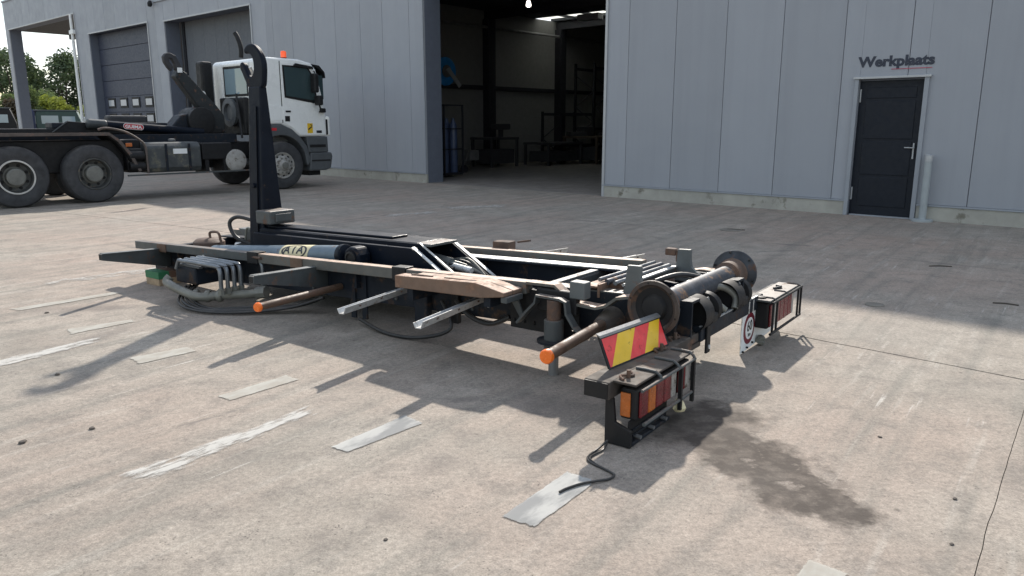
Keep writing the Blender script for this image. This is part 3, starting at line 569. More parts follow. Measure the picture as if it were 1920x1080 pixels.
# galvanised V brackets
def vbracket(x0, z0, x1, z1, y, yt=None):
    o = M(); th = .005
    yt = y if yt is None else yt
    def P(x, z, pts): return [(x, (yt if x == x0 else y)+a, z+c) for a, c in pts]
    prof = [(.045,.05),(.0,.0),(-.038,.058),(-.038-th,.058),(-.0-th,-th),(.03,-th),(.045+th,.05)]
    prof = [(-.034,.040),(-.016,0),(.020,-.004),(.036,.022),(.041,.022),(.023,-.009),(-.019,-.005),(-.039,.040)]
    a = P(x0,z0,prof); c = P(x1,z1,prof); n_ = len(prof); f = [(i,(i+1)%n_,n_+(i+1)%n_,n_+i) for i in range(n_)]
    for q in ((0,1,6,7),(1,2,5,6),(2,3,4,5)): f += [q, tuple(n_+i for i in q[::-1])]
    o.add(a+c, f); r_ = B(o, 'galvanised_bracket', 'galv')
    for k in (.2,.5,.8): M().cyl((x0+(x1-x0)*k,yt+(y-yt)*k-.034,z0+(z1-z0)*k+.026),(x0+(x1-x0)*k,yt+(y-yt)*k-.028,z0+(z1-z0)*k+.022),.009,n=8).build('bolt', MT['rusty'], r_)
vbracket(-1.20,.325,-.5,.335,1.98,1.89); vbracket(-1.20,.335,-.46,.35,1.35,1.26); vbracket(.56,.43,1.12,.40,1.75); vbracket(.56,.45,1.12,.42,1.05)
# weathered outer channel on the near side
prof = [(1.0,t(1.0,-.035)),(1.0,t(1.0,-.06)),(1.17,t(1.2,-.08)),(1.88,t(1.88,-.08)),(1.88,t(1.88,0)),(1.22,t(1.2,.008)),(1.16,t(1.16,0))]
oc = B(M().prism('x', prof, -.75, -.655), 'outer_channel', 'brown_steel', .005)
pr2 = [(1.0,t(1.0,-.035)),(1.0,t(1.0,-.06)),(1.17,t(1.2,-.08)),(1.80,t(1.8,-.08)),(1.80,t(1.8,-.004)),(1.20,t(1.2,.004)),(1.14,t(1.16,-.004))]
M().prism('x', pr2, -.651, -.56).build('inner_lip', MT['brown_steel'], oc, .005)
for a, c in ((1.6,1.78),(1.25,1.5)): rail(-.70,-.685,a,c,.010,.0045).build('slot', MT['rusty'], oc)
M().box(-.74,-.57,.985,1.03,t(1)-.10,t(1)-.062).build('end_shoe', MT['frame_grey'], oc, .006)
M().cyl((-.68,1.16,t(1.1)-.15),(-.68,1.16,t(1.1)-.08),.012,n=8).build('grease_nipple', MT['bright'], oc)
M().box(-.72,-.415,1.75,1.80,t(1.8)-.16,t(1.8)-.082).build('support_plate', MT['frame_dark'], oc); M().box(-.72,-.415,1.12,1.17,t(1.1)-.14,t(1.1)-.084).build('support_plate', MT['frame_dark'], oc)
# side marker poles
def pole(p0, p1, r_, nm='marker_pole'):
    o = B(M().cyl(p0, p1, r_, n=18), nm, 'pole_brown', 0, 40); d = (Vector(p1)-Vector(p0)).normalized()
    M().lathe(Vector(p1), d, [(r_*.9,-.002),(r_*1.25,0),(r_*1.25,.016),(r_*1.1,.024),(r_*.5,.026)],24).build('marker_reflector', MT['orange'], o, smooth=40); return o
pole((-.42,2.78,.245),(-1.22,2.68,.256),.026); pole((-.42,.46,.345),(-1.20,.395,.328),.030)
B(M().lathe((-.40,.46,.335),(-1,-.02,-.03),[(.10,-.1),(.085,.0),(.05,.16),(.034,.17)],22), 'pole_socket', 'dusty', 0, 50)
# hook mast
def ring(y0, y1, hx, z): return [(-hx,y0,z),(hx,y0,z),(hx,y1,z),(-hx,y1,z)]
mast = B(M().hexa(ring(4.10,4.31,.128,.30)+ring(4.125,4.295,.034,1.765)), 'hook_mast', 'black_paint', .012)
M().hexa([(-.134,4.16,.50),(-.131,4.16,.50),(-.131,4.25,.50),(-.134,4.25,.50),(-.0585,4.17,1.60),(-.0555,4.17,1.60),(-.0555,4.24,1.60),(-.0585,4.24,1.60)]).build('side_stiffener', MT['black_paint'], mast, .004)
M().cyl((-.13,4.2,.92),(-.10,4.2,.92),.022,n=14).build('pivot_boss', MT['black_paint'], mast, 0, 40)
hk = [(4.125,1.75),(4.085,1.86),(4.08,1.95),(4.10,2.02),(4.155,2.085),(4.22,2.12),(4.29,2.115),(4.335,2.08),(4.325,2.045),(4.29,2.045),(4.255,2.035),(4.225,2.0),(4.215,1.95),(4.22,1.89),(4.25,1.855),(4.285,1.855),(4.315,1.90),(4.345,1.955),(4.385,1.975),(4.41,1.935),(4.375,1.87),(4.34,1.81),(4.305,1.76)]
def smooth2(pl, sub=4):
    n_ = len(pl); out = []
    for i in range(n_):
        a, b_, c, d = (Vector(pl[(i+k)%n_]) for k in (-1,0,1,2))
        for k in range(sub):
            s_ = k/sub; q = .5*((2*b_)+(c-a)*s_+(2*a-5*b_+4*c-d)*s_*s_+(3*b_-a-3*c+d)*s_**3); out.append((q.x,q.y))
    return out
hook = B(M().prism('x', smooth2(hk), -.026, .026), 'hook', 'black_paint', .014, 40)
M().cyl((-.02,4.265,1.93),(.02,4.265,1.86),.014,n=10).build('hook_latch', MT['bright'], hook, 0, 40)
sb = B(M().box(-.19,.075,3.90,4.099,.60,.715), 'stop_block', 'frame_grey', .012); M().box(-.14,.03,3.885,3.8995,.62,.69).build('stop_face', MT['frame_grey'], sb, .01)
# sliding jib: two side plates, top plates, inner box
def jt(Y): return .597-.020*(Y-2.0)      # top of the jib
sp = [(4.09,.28),(4.09,jt(4.09)-.03),(2.22,jt(2.2)-.028),(1.76,.30),(1.95,.27)]
B(M().prism('x', sp, -.235, -.205), 'jib_side_plate', 'black_paint', .004); B(M().prism('x', sp, .205, .235), 'jib_side_plate', 'black_paint', .004)
sp2 = [(4.09,.28),(4.09,jt(4.09)-.005),(2.20,jt(2.2)-.003),(1.74,.31),(1.95,.27)]
B(M().prism('x', sp2, -.165, -.150), 'jib_inner_plate', 'black_paint', .003); B(M().prism('x', sp2, .150, .165), 'jib_inner_plate', 'black_paint', .003)
def slope_edge(x0, x1, off, dz):
    a, c = (2.21-off, jt(2.2)-.024+dz), (1.765-off, .31+dz); d = Vector((c[0]-a[0], c[1]-a[1])).normalized(); nn = Vector((d.y,-d.x)); nn = nn if nn.y > 0 else -nn
    B(M().prism('x', [a, c, (c[0]+nn.x*.006,c[1]+nn.y*.006), (a[0]+nn.x*.006,a[1]+nn.y*.006)], x0, x1), 'bare_plate_edge', 'bright')
slope_edge(-.235,-.205,0,.0); slope_edge(-.166,-.149,.01,.024); slope_edge(.205,.236,0,.0)
def jtop(x0, x1, y0, y1, dz, th): return M().hexa([(x0,y0,jt(y0)+dz-th),(x1,y0,jt(y0)+dz-th),(x1,y1,jt(y1)+dz-th),(x0,y1,jt(y1)+dz-th),(x0,y0,jt(y0)+dz),(x1,y0,jt(y0)+dz),(x1,y1,jt(y1)+dz),(x0,y1,jt(y1)+dz)])
B(jtop(-.204,.204,2.5,4.098,-.03,.02), 'jib_top_plate', 'black_paint', .004); B(jtop(-.145,.145,2.24,4.098,.0,.028), 'jib_top_plate', 'black_paint', .004); B(jtop(-.085,.085,2.55,4.098,.018,.017), 'jib_wear_strip', 'black_paint', .005)
B(jtop(-.149,.149,2.10,2.239,-.002,.02), 'jib_end_cap', 'frame_grey', .004); B(M().box(-.149,.149,2.5,2.56,.25,.54), 'jib_bulkhead', 'frame_dark')
B(M().box(-.146,.146,1.78,1.83,.25,.33), 'jib_foot', 'frame_dark', .005)
cl = B(M().cyl((0.02,2.46,.47),(.02,2.05,.42),.055,n=18), 'jib_cylinder', 'grey_light', 0, 40); M().cyl((.02,2.05,.42),(.02,1.86,.40),.024,n=12).build('cylinder_rod', MT['bright'], cl, 0, 40)
for i in range(4): B(M().tube([(-.1+.06*i,2.4,.45),(-.08+.07*i,2.15,.47-.01*i),(.05+.03*i,1.98,.41+.015*i),(.1,1.8,.36)], .011), 'jib_hose', 'hose_grey' if i%2 else 'hose', 0, 60)
# main lift cylinders either side of the jib
for sx in (-1, 1):
    X = .315*sx
    cy = B(M().cyl((X,2.86,t(2.86,.035)-.03),(X,4.55,.305),.078,n=28), 'lift_cylinder', 'blue_grey', .006, 40)
    M().lathe((X,2.87,t(2.86,.035)-.03),(0,-1,.1),[(.078,0),(.085,.01),(.085,.05),(.07,.06)],28).build('gland_ring', MT['black_paint'], cy, smooth=40)
    e_ = [(math.cos(math.radians(a))*r_, math.sin(math.radians(a))*r_) for a, r_ in ((0,.085),(40,.09),(80,.088),(120,.095),(160,.09),(200,.09),(240,.085),(290,.085),(330,.08))]
    M().prism('x', [(2.70+a,t(2.7,.02)-.02+c) for a, c in e_], X-.062, X+.062).build('rod_eye', MT['black_paint'], cy, .016)
    M().lathe((X-.062 if sx < 0 else X+.062,2.70,t(2.7,.02)-.02),(sx,0,0),[(.055,0),(.055,.012),(.04,.016),(.038,.008),(.012,.010)],24).build('eye_pin', MT['black_matt'], cy, smooth=40)
    M().cyl((X,4.54,.305),(X,5.15,.25),.03,n=14).build('cylinder_rod', MT['bright'], cy, 0, 40)
    if sx < 0:       # curved sticker on the barrel, near side
        d = (Vector((X,4.55,.305))-Vector((X,2.86,t(2.86,.035)-.03))).normalized(); base = Vector((X,2.86,t(2.86,.035)-.03)); up = Vector((1,0,0)).cross(d); up = up if up.z > 0 else -up
        def cp(s, a, r_): return base+d*s+Vector((-1,0,0))*(math.cos(a)*r_)+up*(math.sin(a)*r_)
        def patch(s0, s1, a0, a1, r_, nm, mt, sk=0):
            k = 12; v = []; f = []
            for i in range(k+1):
                a = a0+(a1-a0)*i/k
                v += [cp(s0+sk*(i/k),a,r_), cp(s1+sk*(i/k),a,r_)]
            for i in range(k): f.append((2*i,2*i+1,2*i+3,2*i+2))
            M().add(v, f).build(nm, MT[mt], cy, smooth=60)
        patch(.33,.69,-.3,1.75,.0795,'sticker','cream',-.03)
        ar = M()
        for i in range(40):      # oval ring
            def op(th, q): return cp(.497+math.cos(th)*.158*q, .55+math.sin(th)*.80*q, .0802)
            a, c = 2*math.pi*i/40, 2*math.pi*(i+1)/40; ar.quad(op(a,1),op(c,1),op(c,.86),op(a,.86))
        ar.build('sticker_ring', MT['ink'], cy)
        def glyph(strokes):
            g_ = M()
            for (x0,y0),(x1,y1) in strokes:
                dx, dy = x1-x0, y1-y0; L_ = math.hypot(dx,dy); nx, ny = -dy/L_*.115, dx/L_*.115
                def q(x, y): return cp(.505-(x)*.080, .68+y*.85, .0802)
                for s_ in range(8):
                    u0, u1 = s_/8, (s_+1)/8; xa, ya, xb, yb = x0+(x1-x0)*u0, y0+(y1-y0)*u0, x0+(x1-x0)*u1, y0+(y1-y0)*u1
                    g_.quad(q(xa-nx,ya-ny),q(xb-nx,yb-ny),q(xb+nx,yb+ny),q(xa+nx,ya+ny))
            return g_
        A_ = lambda ox: [((ox-.42,-.5),(ox,.5)),((ox+.42,-.5),(ox,.5)),((ox-.25,-.12),(ox+.25,-.12))]
        glyph(A_(-1.05)+[((0,-.5),(0,.5))]+A_(1.0)).build('sticker_letters', MT['ink'], cy)
# front end: hoses, lifting eye, wedge plate
B(M().tube([(-.06,4.34,.60),(-.1,4.5,.62),(-.13,4.58,.56),(-.12,4.52,.44),(-.05,4.4,.37)], .018, 10), 'mast_hose', 'hose', 0, 60)
B(M().tube([(-.04,4.34,.42),(-.05,4.36,.50),(-.05,4.44,.51),(-.05,4.47,.40)], .011), 'mast_hose', 'hose_grey', 0, 60)
B(M().prism('x', [(4.4,.32),(4.62,.50),(4.45,.50),(4.34,.34)], -.02, .16), 'wedge_plate', 'grey_light', .006)
B(M().tube([(-.2,4.78,.38),(-.2,4.80,.455),(-.2,4.74,.475),(-.2,4.66,.47),(-.2,4.63,.40),(-.2,4.6,.33)], .012), 'lifting_eye', 'rusty', 0, 60)
B(M().lathe((-.2,4.82,.30),(0,0,1),[(.14,0),(.14,.08),(.11,.105),(.03,.115)],24), 'round_cap', 'rusty', 0, 40)
B(M().lathe((0,4.45,.33),(1,0,0),[(.05,-.15),(.06,-.1),(.06,.1),(.05,.15)],16), 'front_pivot', 'black_matt', 0, 40)
# valve bank with bent pipes
vb = B(M().box(-.80,-.48,4.10,4.40,.15,.29), 'valve_bank', 'frame_dark', .015)
for i in range(6): M().box(-.79+.054*i,-.75+.054*i,4.06,4.38,.2905,.312).build('valve_section', MT['plastic_grey'], vb, .005); M().cyl((-.77+.054*i,4.36,.31),(-.77+.054*i,4.36,.345),.012,n=8).build('valve_nut', MT['bright'], vb)
for i, x in enumerate((-.82,-.76,-.70,-.64,-.53)):
    y1 = 3.72 if i < 4 else 3.58; z1 = .345 if i < 4 else .365
    B(M().tube([(x,4.34,.27),(x,4.30,.335),(x,4.24,z1),(x,y1+.06,z1+.004),(x,y1+.02,z1-.006),(x,y1,z1-.04),(x,y1,.20),(x,y1,.15)], .0165, 10, 4), 'hydraulic_pipe', 'pipe', 0, 60)
    B(M().cyl((x,y1,.125),(x,y1,.175),.026,n=6), 'pipe_nut', 'hose_grey')
B(M().tube([(-.86,4.38,.20),(-.90,4.36,.16),(-.92,4.10,.125),(-.90,3.92,.10),(-.80,3.84,.10)], .036, 12), 'return_manifold', 'hose_grey', 0, 60)
B(M().tube([(-.82,3.86,.10),(-.70,3.70,.11),(-.62,3.5,.135)], .034, 12), 'return_manifold', 'hose_grey', 0, 60)
B(M().cyl((-.63,3.53,.135),(-.60,3.45,.145),.048,n=8), 'manifold_coupling', 'hose_grey')
for x, y in ((-.88,3.98),(-.84,3.88),(-.78,3.81)): B(M().lathe((x,y,.10),(.6,-.8,0),[(.045,-.02),(.05,-.012),(.05,.012),(.045,.02)],12), 'manifold_clamp', 'hose_grey', 0, 40)
for i in range(4):
    k = i*.035
    B(M().tube([(-.8+k,4.25,.13),(-.98+k,4.08,.05+k*.3),(-1.0+k,3.8,.022),(-.86+k,3.5,.022+k*.2),(-.6+k,3.2,.05),(-.45,2.95,.14)], .010+.003*(i%2), 8), 'loose_hose', 'hose', 0, 60)
B(M().tube([(-.5,4.0,.38),(-.52,3.9,.395),(-.56,3.55,.40)], .012), 'control_rod', 'rusty', 0, 60)
B(M().strip('x', [(4.95,.24),(4.75,.15),(4.62,.14),(4.5,.24)], .012, -.50,-.415), 'hanger_hook', 'frame_dark')
for y in (1.5,2.2,2.4,3.1,3.25,3.9,4.35,4.7,5.2):
    for dz in (-.10,-.25): B(M().cyl((-.424,y,t(y,dz)),(-.41,y,t(y,dz)),.012,n=6), 'bolt', 'frame_grey')
for y in (.85,1.45,2.9,4.0): B(rail(-.4145,-.4105,y,y+.16,-.065,-.28), 'doubler_plate', 'frame_dark', .002)
# hoses sagging under the near beam
B(M().tube([(-.44,1.75,.28),(-.50,1.62,.12),(-.56,1.85,.03),(-.58,2.15,.018),(-.5,2.5,.05)], .013), 'brake_hose', 'hose', 0, 60)
B(M().tube([(-.44,1.62,.30),(-.46,1.5,.22),(-.47,1.32,.19),(-.44,1.18,.25)], .017), 'brake_hose', 'hose', 0, 60)
# rear support legs with brackets
for sx in (-1, 1):
    lg = B(M().cyl((sx*.6,.745,.14),(sx*.6,.745,.335),.058,n=24), 'support_leg', 'frame_grey' if sx < 0 else 'frame_dark', .004, 40)
    M().cyl((sx*.6,.745,0),(sx*.6,.745,.15),.030,n=18).build('leg_rod', MT['steel_dull'], lg, 0, 40)
    M().lathe((sx*.6,.745,.20),(0,0,1),[(.06,0),(.10,.0),(.10,.014),(.06,.016)],24).build('leg_flange', MT['frame_dark'], lg, 0, 40)
    M().cyl((sx*.6,.745,.336),(sx*.6,.745,.45),.042,n=18).build('leg_neck', MT['rusty'], lg, 0, 40)
    M().strip('x', [(1.0,.28),(.93,.36),(.87,.42),(.86,.465),(.70,.462),(.66,.45),(.65,.38),(.60,.31),(.52,.25)], .014, sx*.6-.025, sx*.6+.025).build('leg_strap', MT['frame_grey'], lg)
    o = M(); X0, X1 = (-.512,-.50) if sx < 0 else (.50,.512)
    o.box(X0,X1,.63,1.12,.275,.47).box(X0,X1,.63,1.12,.215,.252)
    ys = [.63,.665,.682,.735,.752,.80,.817,.93,.947,1.0,1.017,1.075,1.092,1.12]
    for a, c in zip(ys[::2], ys[1::2]): o.box(X0,X1,a,c,.252,.275)
    B(o, 'bolt_plate', 'black_matt'); B(M().prism('x', [(1.12,.46),(1.05,.46),(.98,.30),(1.0,.28)], sx*.56-.006, sx*.56+.006), 'leg_gusset', 'frame_grey')
B(M().prism('x', [(.9,.50),(.62,.50),(.62,.36),(.9,.36)], -.56, -.514), 'leg_mount', 'black_matt', .01)
# rail end block, bent strap, uprights
B(M().box(-.565,-.49,.565,.665,.465,.565), 'end_block', 'grey_light', .006)
st = [(.98,t(.98,-.005)),(.78,t(.8,-.006)),(.70,t(.7,-.065)),(.67,t(.7,-.09))]
B(M().strip('x', st, .016, -.55, -.475), 'bent_strap', 'rail_worn')
st = [(.665,.452),(.64,.430),(.50,.425),(.44,.445),(.37,.50),(.30,.515),(.18,.517)]
B(M().strip('x', st, .016, -.555, -.46), 'bent_strap', 'rail_worn'); B(M().strip('x', [(a,c-.006) for a, c in st], .016, .46, .555), 'bent_strap', 'rail_worn')
B(M().box(-.419,-.16,.55,.565,.455,.535), 'cross_angle', 'brown_steel', .003); B(M().box(-.419,-.16,.566,.66,.51,.522), 'cross_angle', 'brown_steel', .003)
for X in (-.40,.30):
    up = [(.385,.665),(.30,.668),(.298,.60),(.29,.56),(.26,.53),(.22,.515),(.22,.46),(.40,.46),(.40,.52)]
    B(M().prism('x', up, X, X+.028), 'latch_upright', 'grey_light', .003)
B(M().box(.29,.34,.40,.47,.62,.665).box(.30,.33,.386,.40,.58,.66), 'latch_catch', 'rusty', .006)
# cross shaft, latch rods
for y, z, r_, m_ in ((.60,.545,.012,'pipe'),(.55,.535,.018,'tube_steel'),(.495,.535,.014,'pipe'),(.44,.53,.010,'galv')):
    B(M().cyl((-.33,y,z),(.42,y,z-.006),r_,n=12), 'latch_rod', m_, 0, 40)
B(M().box(-.39,.40,.395,.41,.46,.545), 'latch_bar', 'frame_grey', .003); B(M().box(-.36,.30,.385,.415,.5455,.556), 'latch_bar_edge', 'galv', .002)
for x in (-.28,-.1,.1,.28): B(M().box(x-.02,x+.02,.42,.62,.48,.525), 'rod_clamp', 'rusty', .006)
for x, y in ((-.25,.36),(-.14,.33),(-.05,.36),(.06,.33)): B(M().lathe((x,y,.47),(.3,.4,1),[(.03,-.03),(.045,0),(.04,.05),(.02,.06)],12), 'pivot_lump', 'rusty', 0, 40)
B(M().prism('x', [(.36,.52),(.10,.50),(-.02,.40),(-.02,.30),(.10,.28),(.36,.30)], -.02, .01), 'centre_web', 'black_paint', .004)
B(M().prism('x', [(.40,.53),(.12,.525),(.0,.44),(-.02,.30),(.40,.29)], .32, .345), 'centre_web', 'black_paint', .004)
B(M().tube([(-.12,.34,.53),(.05,.25,.555),(.22,.14,.50),(.3,.08,.40)], .016), 'curved_hose', 'hose', 0, 60); B(M().box(-.1,.42,.20,.225,.50,.515), 'cross_flat', 'bright', .003)
# rear roller: axle tube with two flanged discs
RC = (.115, .495)
tb = B(M().cyl((-.56,*RC),(.50,*RC),.066,n=32), 'roller_tube', 'tube_steel', .004, 40)
def rdisc(x, s):   # s: outward direction
    o = B(M().lathe((x,*RC),(s,0,0),[(.066,-.045),(.115,-.012),(.146,-.006),(.150,0),(.148,.010),(.128,.012),(.118,-.004),(.10,-.012),(.06,-.014),(.055,.010),(.03,.014)],48), 'roller_disc', 'disc' if s > 0 else 'disc_brown', 0, 35)
    M().lathe((x+s*.0,*RC),(s,0,0),[(.108,-.011),(.108,-.006),(.075,-.010),(.06,.012),(.03,.016)],36).build('hub_recess', MT['black_matt'], o, smooth=35)
    M().lathe((x,*RC),(-s,0,0),[(.068,.16),(.072,.15),(.088,.14),(.088,.045),(.100,.030)],36).build('roller_collar', MT['rusty'], o, smooth=35)
    for k in range(6): a = k*math.pi/3+.3; M().cyl((x+s*.012,RC[0]+math.cos(a)*.135,RC[1]+math.sin(a)*.135),(x-s*.02,RC[0]+math.cos(a)*.135,RC[1]+math.sin(a)*.135),.006,n=8).build('disc_bolt', MT['black_matt'], o)
rdisc(-.61,-1); rdisc(.60,1)
for X in (-.47,.44): B(M().prism('x', [(.22,.47),(.03,.47),(.05,.34),(.05,.24),(.3,.24)], X, X+.03), 'roller_bracket', 'frame_dark', .006)
# rear cross bar with swivel knuckles
B(M().box(-.30,.76,-.035,.03,.258,.345), 'rear_bar', 'frame_dark', .005); B(M().box(-.30,.66,-.034,-.020,.3455,.350), 'bar_lit_edge', 'galv')  # pale strip puts the sunlit top edge of the bar into colour
for x in (.48,.56): B(M().box(x,x+.012,-.039,-.036,.262,.34), 'weld_mark', 'bright')
B(M().box(-.245,-.19,-.05,-.036,.18,.34), 'bar_end_plate', 'black_matt', .004); B(M().cyl((-.215,-.056,.215),(-.215,-.0505,.215),.013,n=12), 'bar_hole', 'bright')
for X in (-.22,.29):
    kn = B(M().lathe((X-.10,.035,.405),(1,0,0),[(.06,.05),(.098,.04),(.104,.0),(.104,.12),(.09,.14),(.06,.145),(.055,.225),(.088,.23),(.097,.26),(.08,.30),(.03,.305)],32), 'swivel_knuckle', 'black_matt', 0, 35)
    M().hexa([(X+.0,.0,.44),(X+.10,.0,.42),(X+.10,.02,.42),(X,.02,.44),(X-.06,.09,.53),(X+.03,.085,.54),(X+.03,.11,.545),(X-.06,.115,.535)]).build('knuckle_lever', MT['grey_light'], kn, .006)
    M().box(X+.01,X+.11,-.06,.10,.345,.40).build('knuckle_base', MT['black_matt'], kn, .012); M().cyl((X+.06,-.02,.43),(X+.06,.0,.485),.014,n=8).build('knuckle_bolt', MT['steel_dull'], kn)
B(M().tube([(.10,-.02,.36),(.05,.06,.44),(.10,.09,.485),(.20,.03,.475),(.235,-.03,.42),(.2,-.04,.355)], .021, 10), 'ring_hose', 'hose_grey', 0, 60); B(M().tube([(.235,-.03,.42),(.26,-.04,.37)], .014, 8, 1), 'hose_fitting', 'bright')
# near tail lamp carrier
B(M().box(-1.33,-.26,-.02,.11,.225,.31), 'lamp_carrier', 'dusty', .006); B(M().box(-1.337,-1.3305,-.015,.105,.23,.305), 'carrier_end', 'black_matt')
B(M().box(-1.29,-.64,-.135,-.021,.300,.312), 'lamp_cover', 'dusty', .004)
def lamp(x0, y, lens, nm='tail_lamp', z0=.10, z1=.275):
    x1 = x0+sum(q[1] for q in lens)+.02; o = B(M().box(x0,x1,y,y+.085,z0,z1), nm, 'black_matt', .01); x = x0+.01
    for m_, wd in lens:
        if m_: M().box(x+.004,x+wd-.004,y-.014,y-.0005,z0+.012,z1-.012).build('lamp_lens', MT[m_], o, .006)
        x += wd
    return o, x1
ln, xe = lamp(-1.255,-.125,[('red_lens',.085),('amber',.08),('red_lens',.085),('red_lens',.085),('white_lens',.06),(None,.02),('red_lens',.07),('red_lens',.02),('white_lens',.065)], z0=.125)
M().box(-1.266,-1.2555,-.095,-.045,.14,.255).build('side_lens', MT['amber'], ln, .004)
gd = B(M().tube([(-1.28,-.16,.285),(-.68,-.16,.285)], .0075, 8, 1), 'lamp_guard', 'frame_grey')
for x in (-1.08,-.88,-.69): M().tube([(x,-.03,.318),(x,-.13,.318),(x,-.16,.29)], .008, 8, 2).build('guard_stay', MT['frame_grey'], gd)
for x in (-.842,-.69): M().box(x-.009,x+.009,-.165,-.147,.06,.284).build('guard_post', MT['black_matt'], gd)
M().tube([(-1.24,-.155,.112),(-.68,-.155,.112)], .009, 8, 1).build('guard_rail', MT['frame_grey'], gd)
B(M().tube([(-.66,-.07,.19),(-.61,-.1,.165),(-.56,-.08,.175)], .028, 10, 3), 'lamp_plug', 'black_matt', 0, 50)
B(M().lathe((-.80,-.135,.07),(.1,.2,1),[(.025,-.035),(.034,-.02),(.026,.01),(.012,.03)],12), 'plate_lamp', 'cream', 0, 40)
hg = B(M().prism('x', [(-.022,.225),(.018,.225),(.018,.003),(-.115,.003),(-.115,.085),(-.035,.112)], -1.292, -1.272), 'flap_frame', 'black_matt', .003)
M().hexa([(-1.27,-.115,.003),(-.86,-.115,.006),(-.86,-.085,.006),(-1.27,-.085,.003),(-1.27,-.115,.022),(-.86,-.115,.024),(-.86,-.085,.024),(-1.27,-.085,.022)]).build('flap_bar', MT['frame_dark'], hg, .004)
M().box(-1.27,-.86,-.095,-.09,.0245,.122).build('flap_sheet', MT['black_matt'], hg)
for z in (.042,.070): M().box(-1.24,-.89,-.103,-.0955,z,z+.008).build('flap_rib', MT['frame_dark'], hg)
for x in (-1.2,-1.06,-.92): M().cyl((x,-.125,.03),(x,-.09,.032),.010,n=8).build('flap_bolt', MT['steel_dull'], hg)
for x, y in ((-1.22,-.06),(-.74,.0),(-.5,.03)): B(M().tube([(x-.05,y,.316),(x-.02,y+.03,.322),(x+.03,y-.01,.318),(x+.06,y+.02,.322)], .007).cyl((x,y,.312),(x,y,.35),.010,n=8), 'loose_bolt', 'rusty')
B(M().tube([(-.36,.05,.312),(-.33,.09,.318),(-.27,.08,.318),(-.26,.04,.316),(-.30,.02,.314),(-.36,.05,.312)], .010), 'cable_loop', 'hose', 0, 60)
# striped warning board leaning on the carrier
def bp(u_, v_, o_=0):   # board plane: u along X, v up the slope
    return (-1.17+u_, .065-u_*.10+v_*.38-o_*.92, .312+v_*.92-o_*.38+.0)
W_, H_ = .545, .165
bd = B(M().hexa([bp(0,0,-.012),bp(W_,0,-.012),bp(W_,0,0),bp(0,0,0),bp(0,H_,-.012),bp(W_,H_,-.012),bp(W_,H_,0),bp(0,H_,0)]), 'warning_board', 'black_matt')
xs_ = [-.25,.018,.172,.305,.432,.70]; cl_ = ['sig_red','sig_yel','sig_red','sig_yel','sig_red']; sk = -.143
for i, m_ in enumerate(cl_):
    def cx(u_, v_): return min(max(u_+sk*(v_/H_)*-1, .012), W_-.012)
    a, c = xs_[i], xs_[i+1]; v0, v1 = .010, H_-.014
    M().quad(bp(cx(a,v0),v0,.0015),bp(cx(c,v0),v0,.0015),bp(cx(c,v1),v1,.0015),bp(cx(a,v1),v1,.0015)).build('board_stripe', MT[m_], bd)
M().hexa([bp(0,H_-.004,-.014),bp(W_,H_-.004,-.014),bp(W_,H_-.004,.008),bp(0,H_-.004,.008),bp(0,H_+.008,-.014),bp(W_,H_+.008,-.014),bp(W_,H_+.008,.008),bp(0,H_+.008,.008)]).build('board_trim', MT['steel_dull'], bd)
# far tail lamp, carrier and speed plate
B(M().box(.62,1.27,-.13,.02,.318,.332), 'lamp_cover', 'frame_grey', .004); B(M().box(.66,1.26,-.02,.06,.24,.316), 'lamp_carrier', 'frame_dark', .004)
B(M().tube([(1.0,-.03,.336),(1.06,-.06,.342),(1.1,-.02,.338)], .010), 'cable_stub', 'hose', 0, 50); B(M().lathe((.68,-.05,.333),(0,0,1),[(.03,0),(.03,.008),(.012,.012)],12), 'cover_screw', 'black_matt')
lf, _ = lamp(.66,-.105,[('red_lens',.08),('white_lens',.04),('red_lens',.085),('red_lens',.09),('red_lens',.09),('red_lens',.09),('white_lens',.045)], z0=.13, z1=.305)
gf = B(M().tube([(.62,-.145,.318),(1.275,-.145,.318)], .008, 8, 1), 'lamp_guard', 'black_matt')
for x in (.64,.72,1.20,1.27): M().box(x-.007,x+.007,-.15,-.138,.12,.317).build('guard_post', MT['black_matt'], gf)
M().tube([(.60,-.145,.115),(1.275,-.145,.115)], .009, 8, 1).build('guard_rail', MT['black_matt'], gf)
for x in (.70,.95,1.25): M().tube([(x,-.05,.333),(x,-.12,.335),(x,-.146,.318)], .007, 6, 2).build('guard_stay', MT['frame_grey'], gf)
sp_ = B(M().prism('y', [(.42,.003),(1.20,.035),(1.16,.128),(.70,.14),(.70,.25),(.42,.25)], -.022, -.014), 'speed_plate', 'white', .002)
def disc_poly(cx_, cz_, r_, n_=36): return [(cx_+math.cos(2*math.pi*i/n_)*r_, cz_+math.sin(2*math.pi*i/n_)*r_) for i in range(n_)]
M().prism('y', disc_poly(.555,.15,.105), -.0236, -.0222).build('speed_ring', MT['sign_red'], sp_); M().prism('y', disc_poly(.555,.15,.073), -.0252, -.0238).build('speed_disc', MT['white'], sp_)
text_mesh('speed_digits', '60', .095, MT['ink'], sp_, (.508,-.0258,.135), (math.pi/2,0,0), .002, .0004, .094)
text_mesh('speed_unit', 'km', .035, MT['ink'], sp_, (.530,-.0258,.098), (math.pi/2,0,0), .001, .0004, .05)
for x, z in ((.445,.015),(.52,.028),(.62,.04),(1.15,.12)): M().cyl((x,-.035,z),(x,-.022,z),.007,n=8).build('plate_bolt', MT['black_matt'], sp_)
B(M().lathe((.72,-.05,.04),(.2,-.4,1),[(.015,-.03),(.034,-.025),(.036,-.005),(.026,.0),(.028,.02),(.012,.03)],14), 'plate_lamp', 'hose_grey', 0, 35)
B(M().tube([(1.12,-.03,.11),(1.18,-.06,.10),(1.22,-.05,.115)], .008), 'plate_hook', 'black_matt', 0, 50)

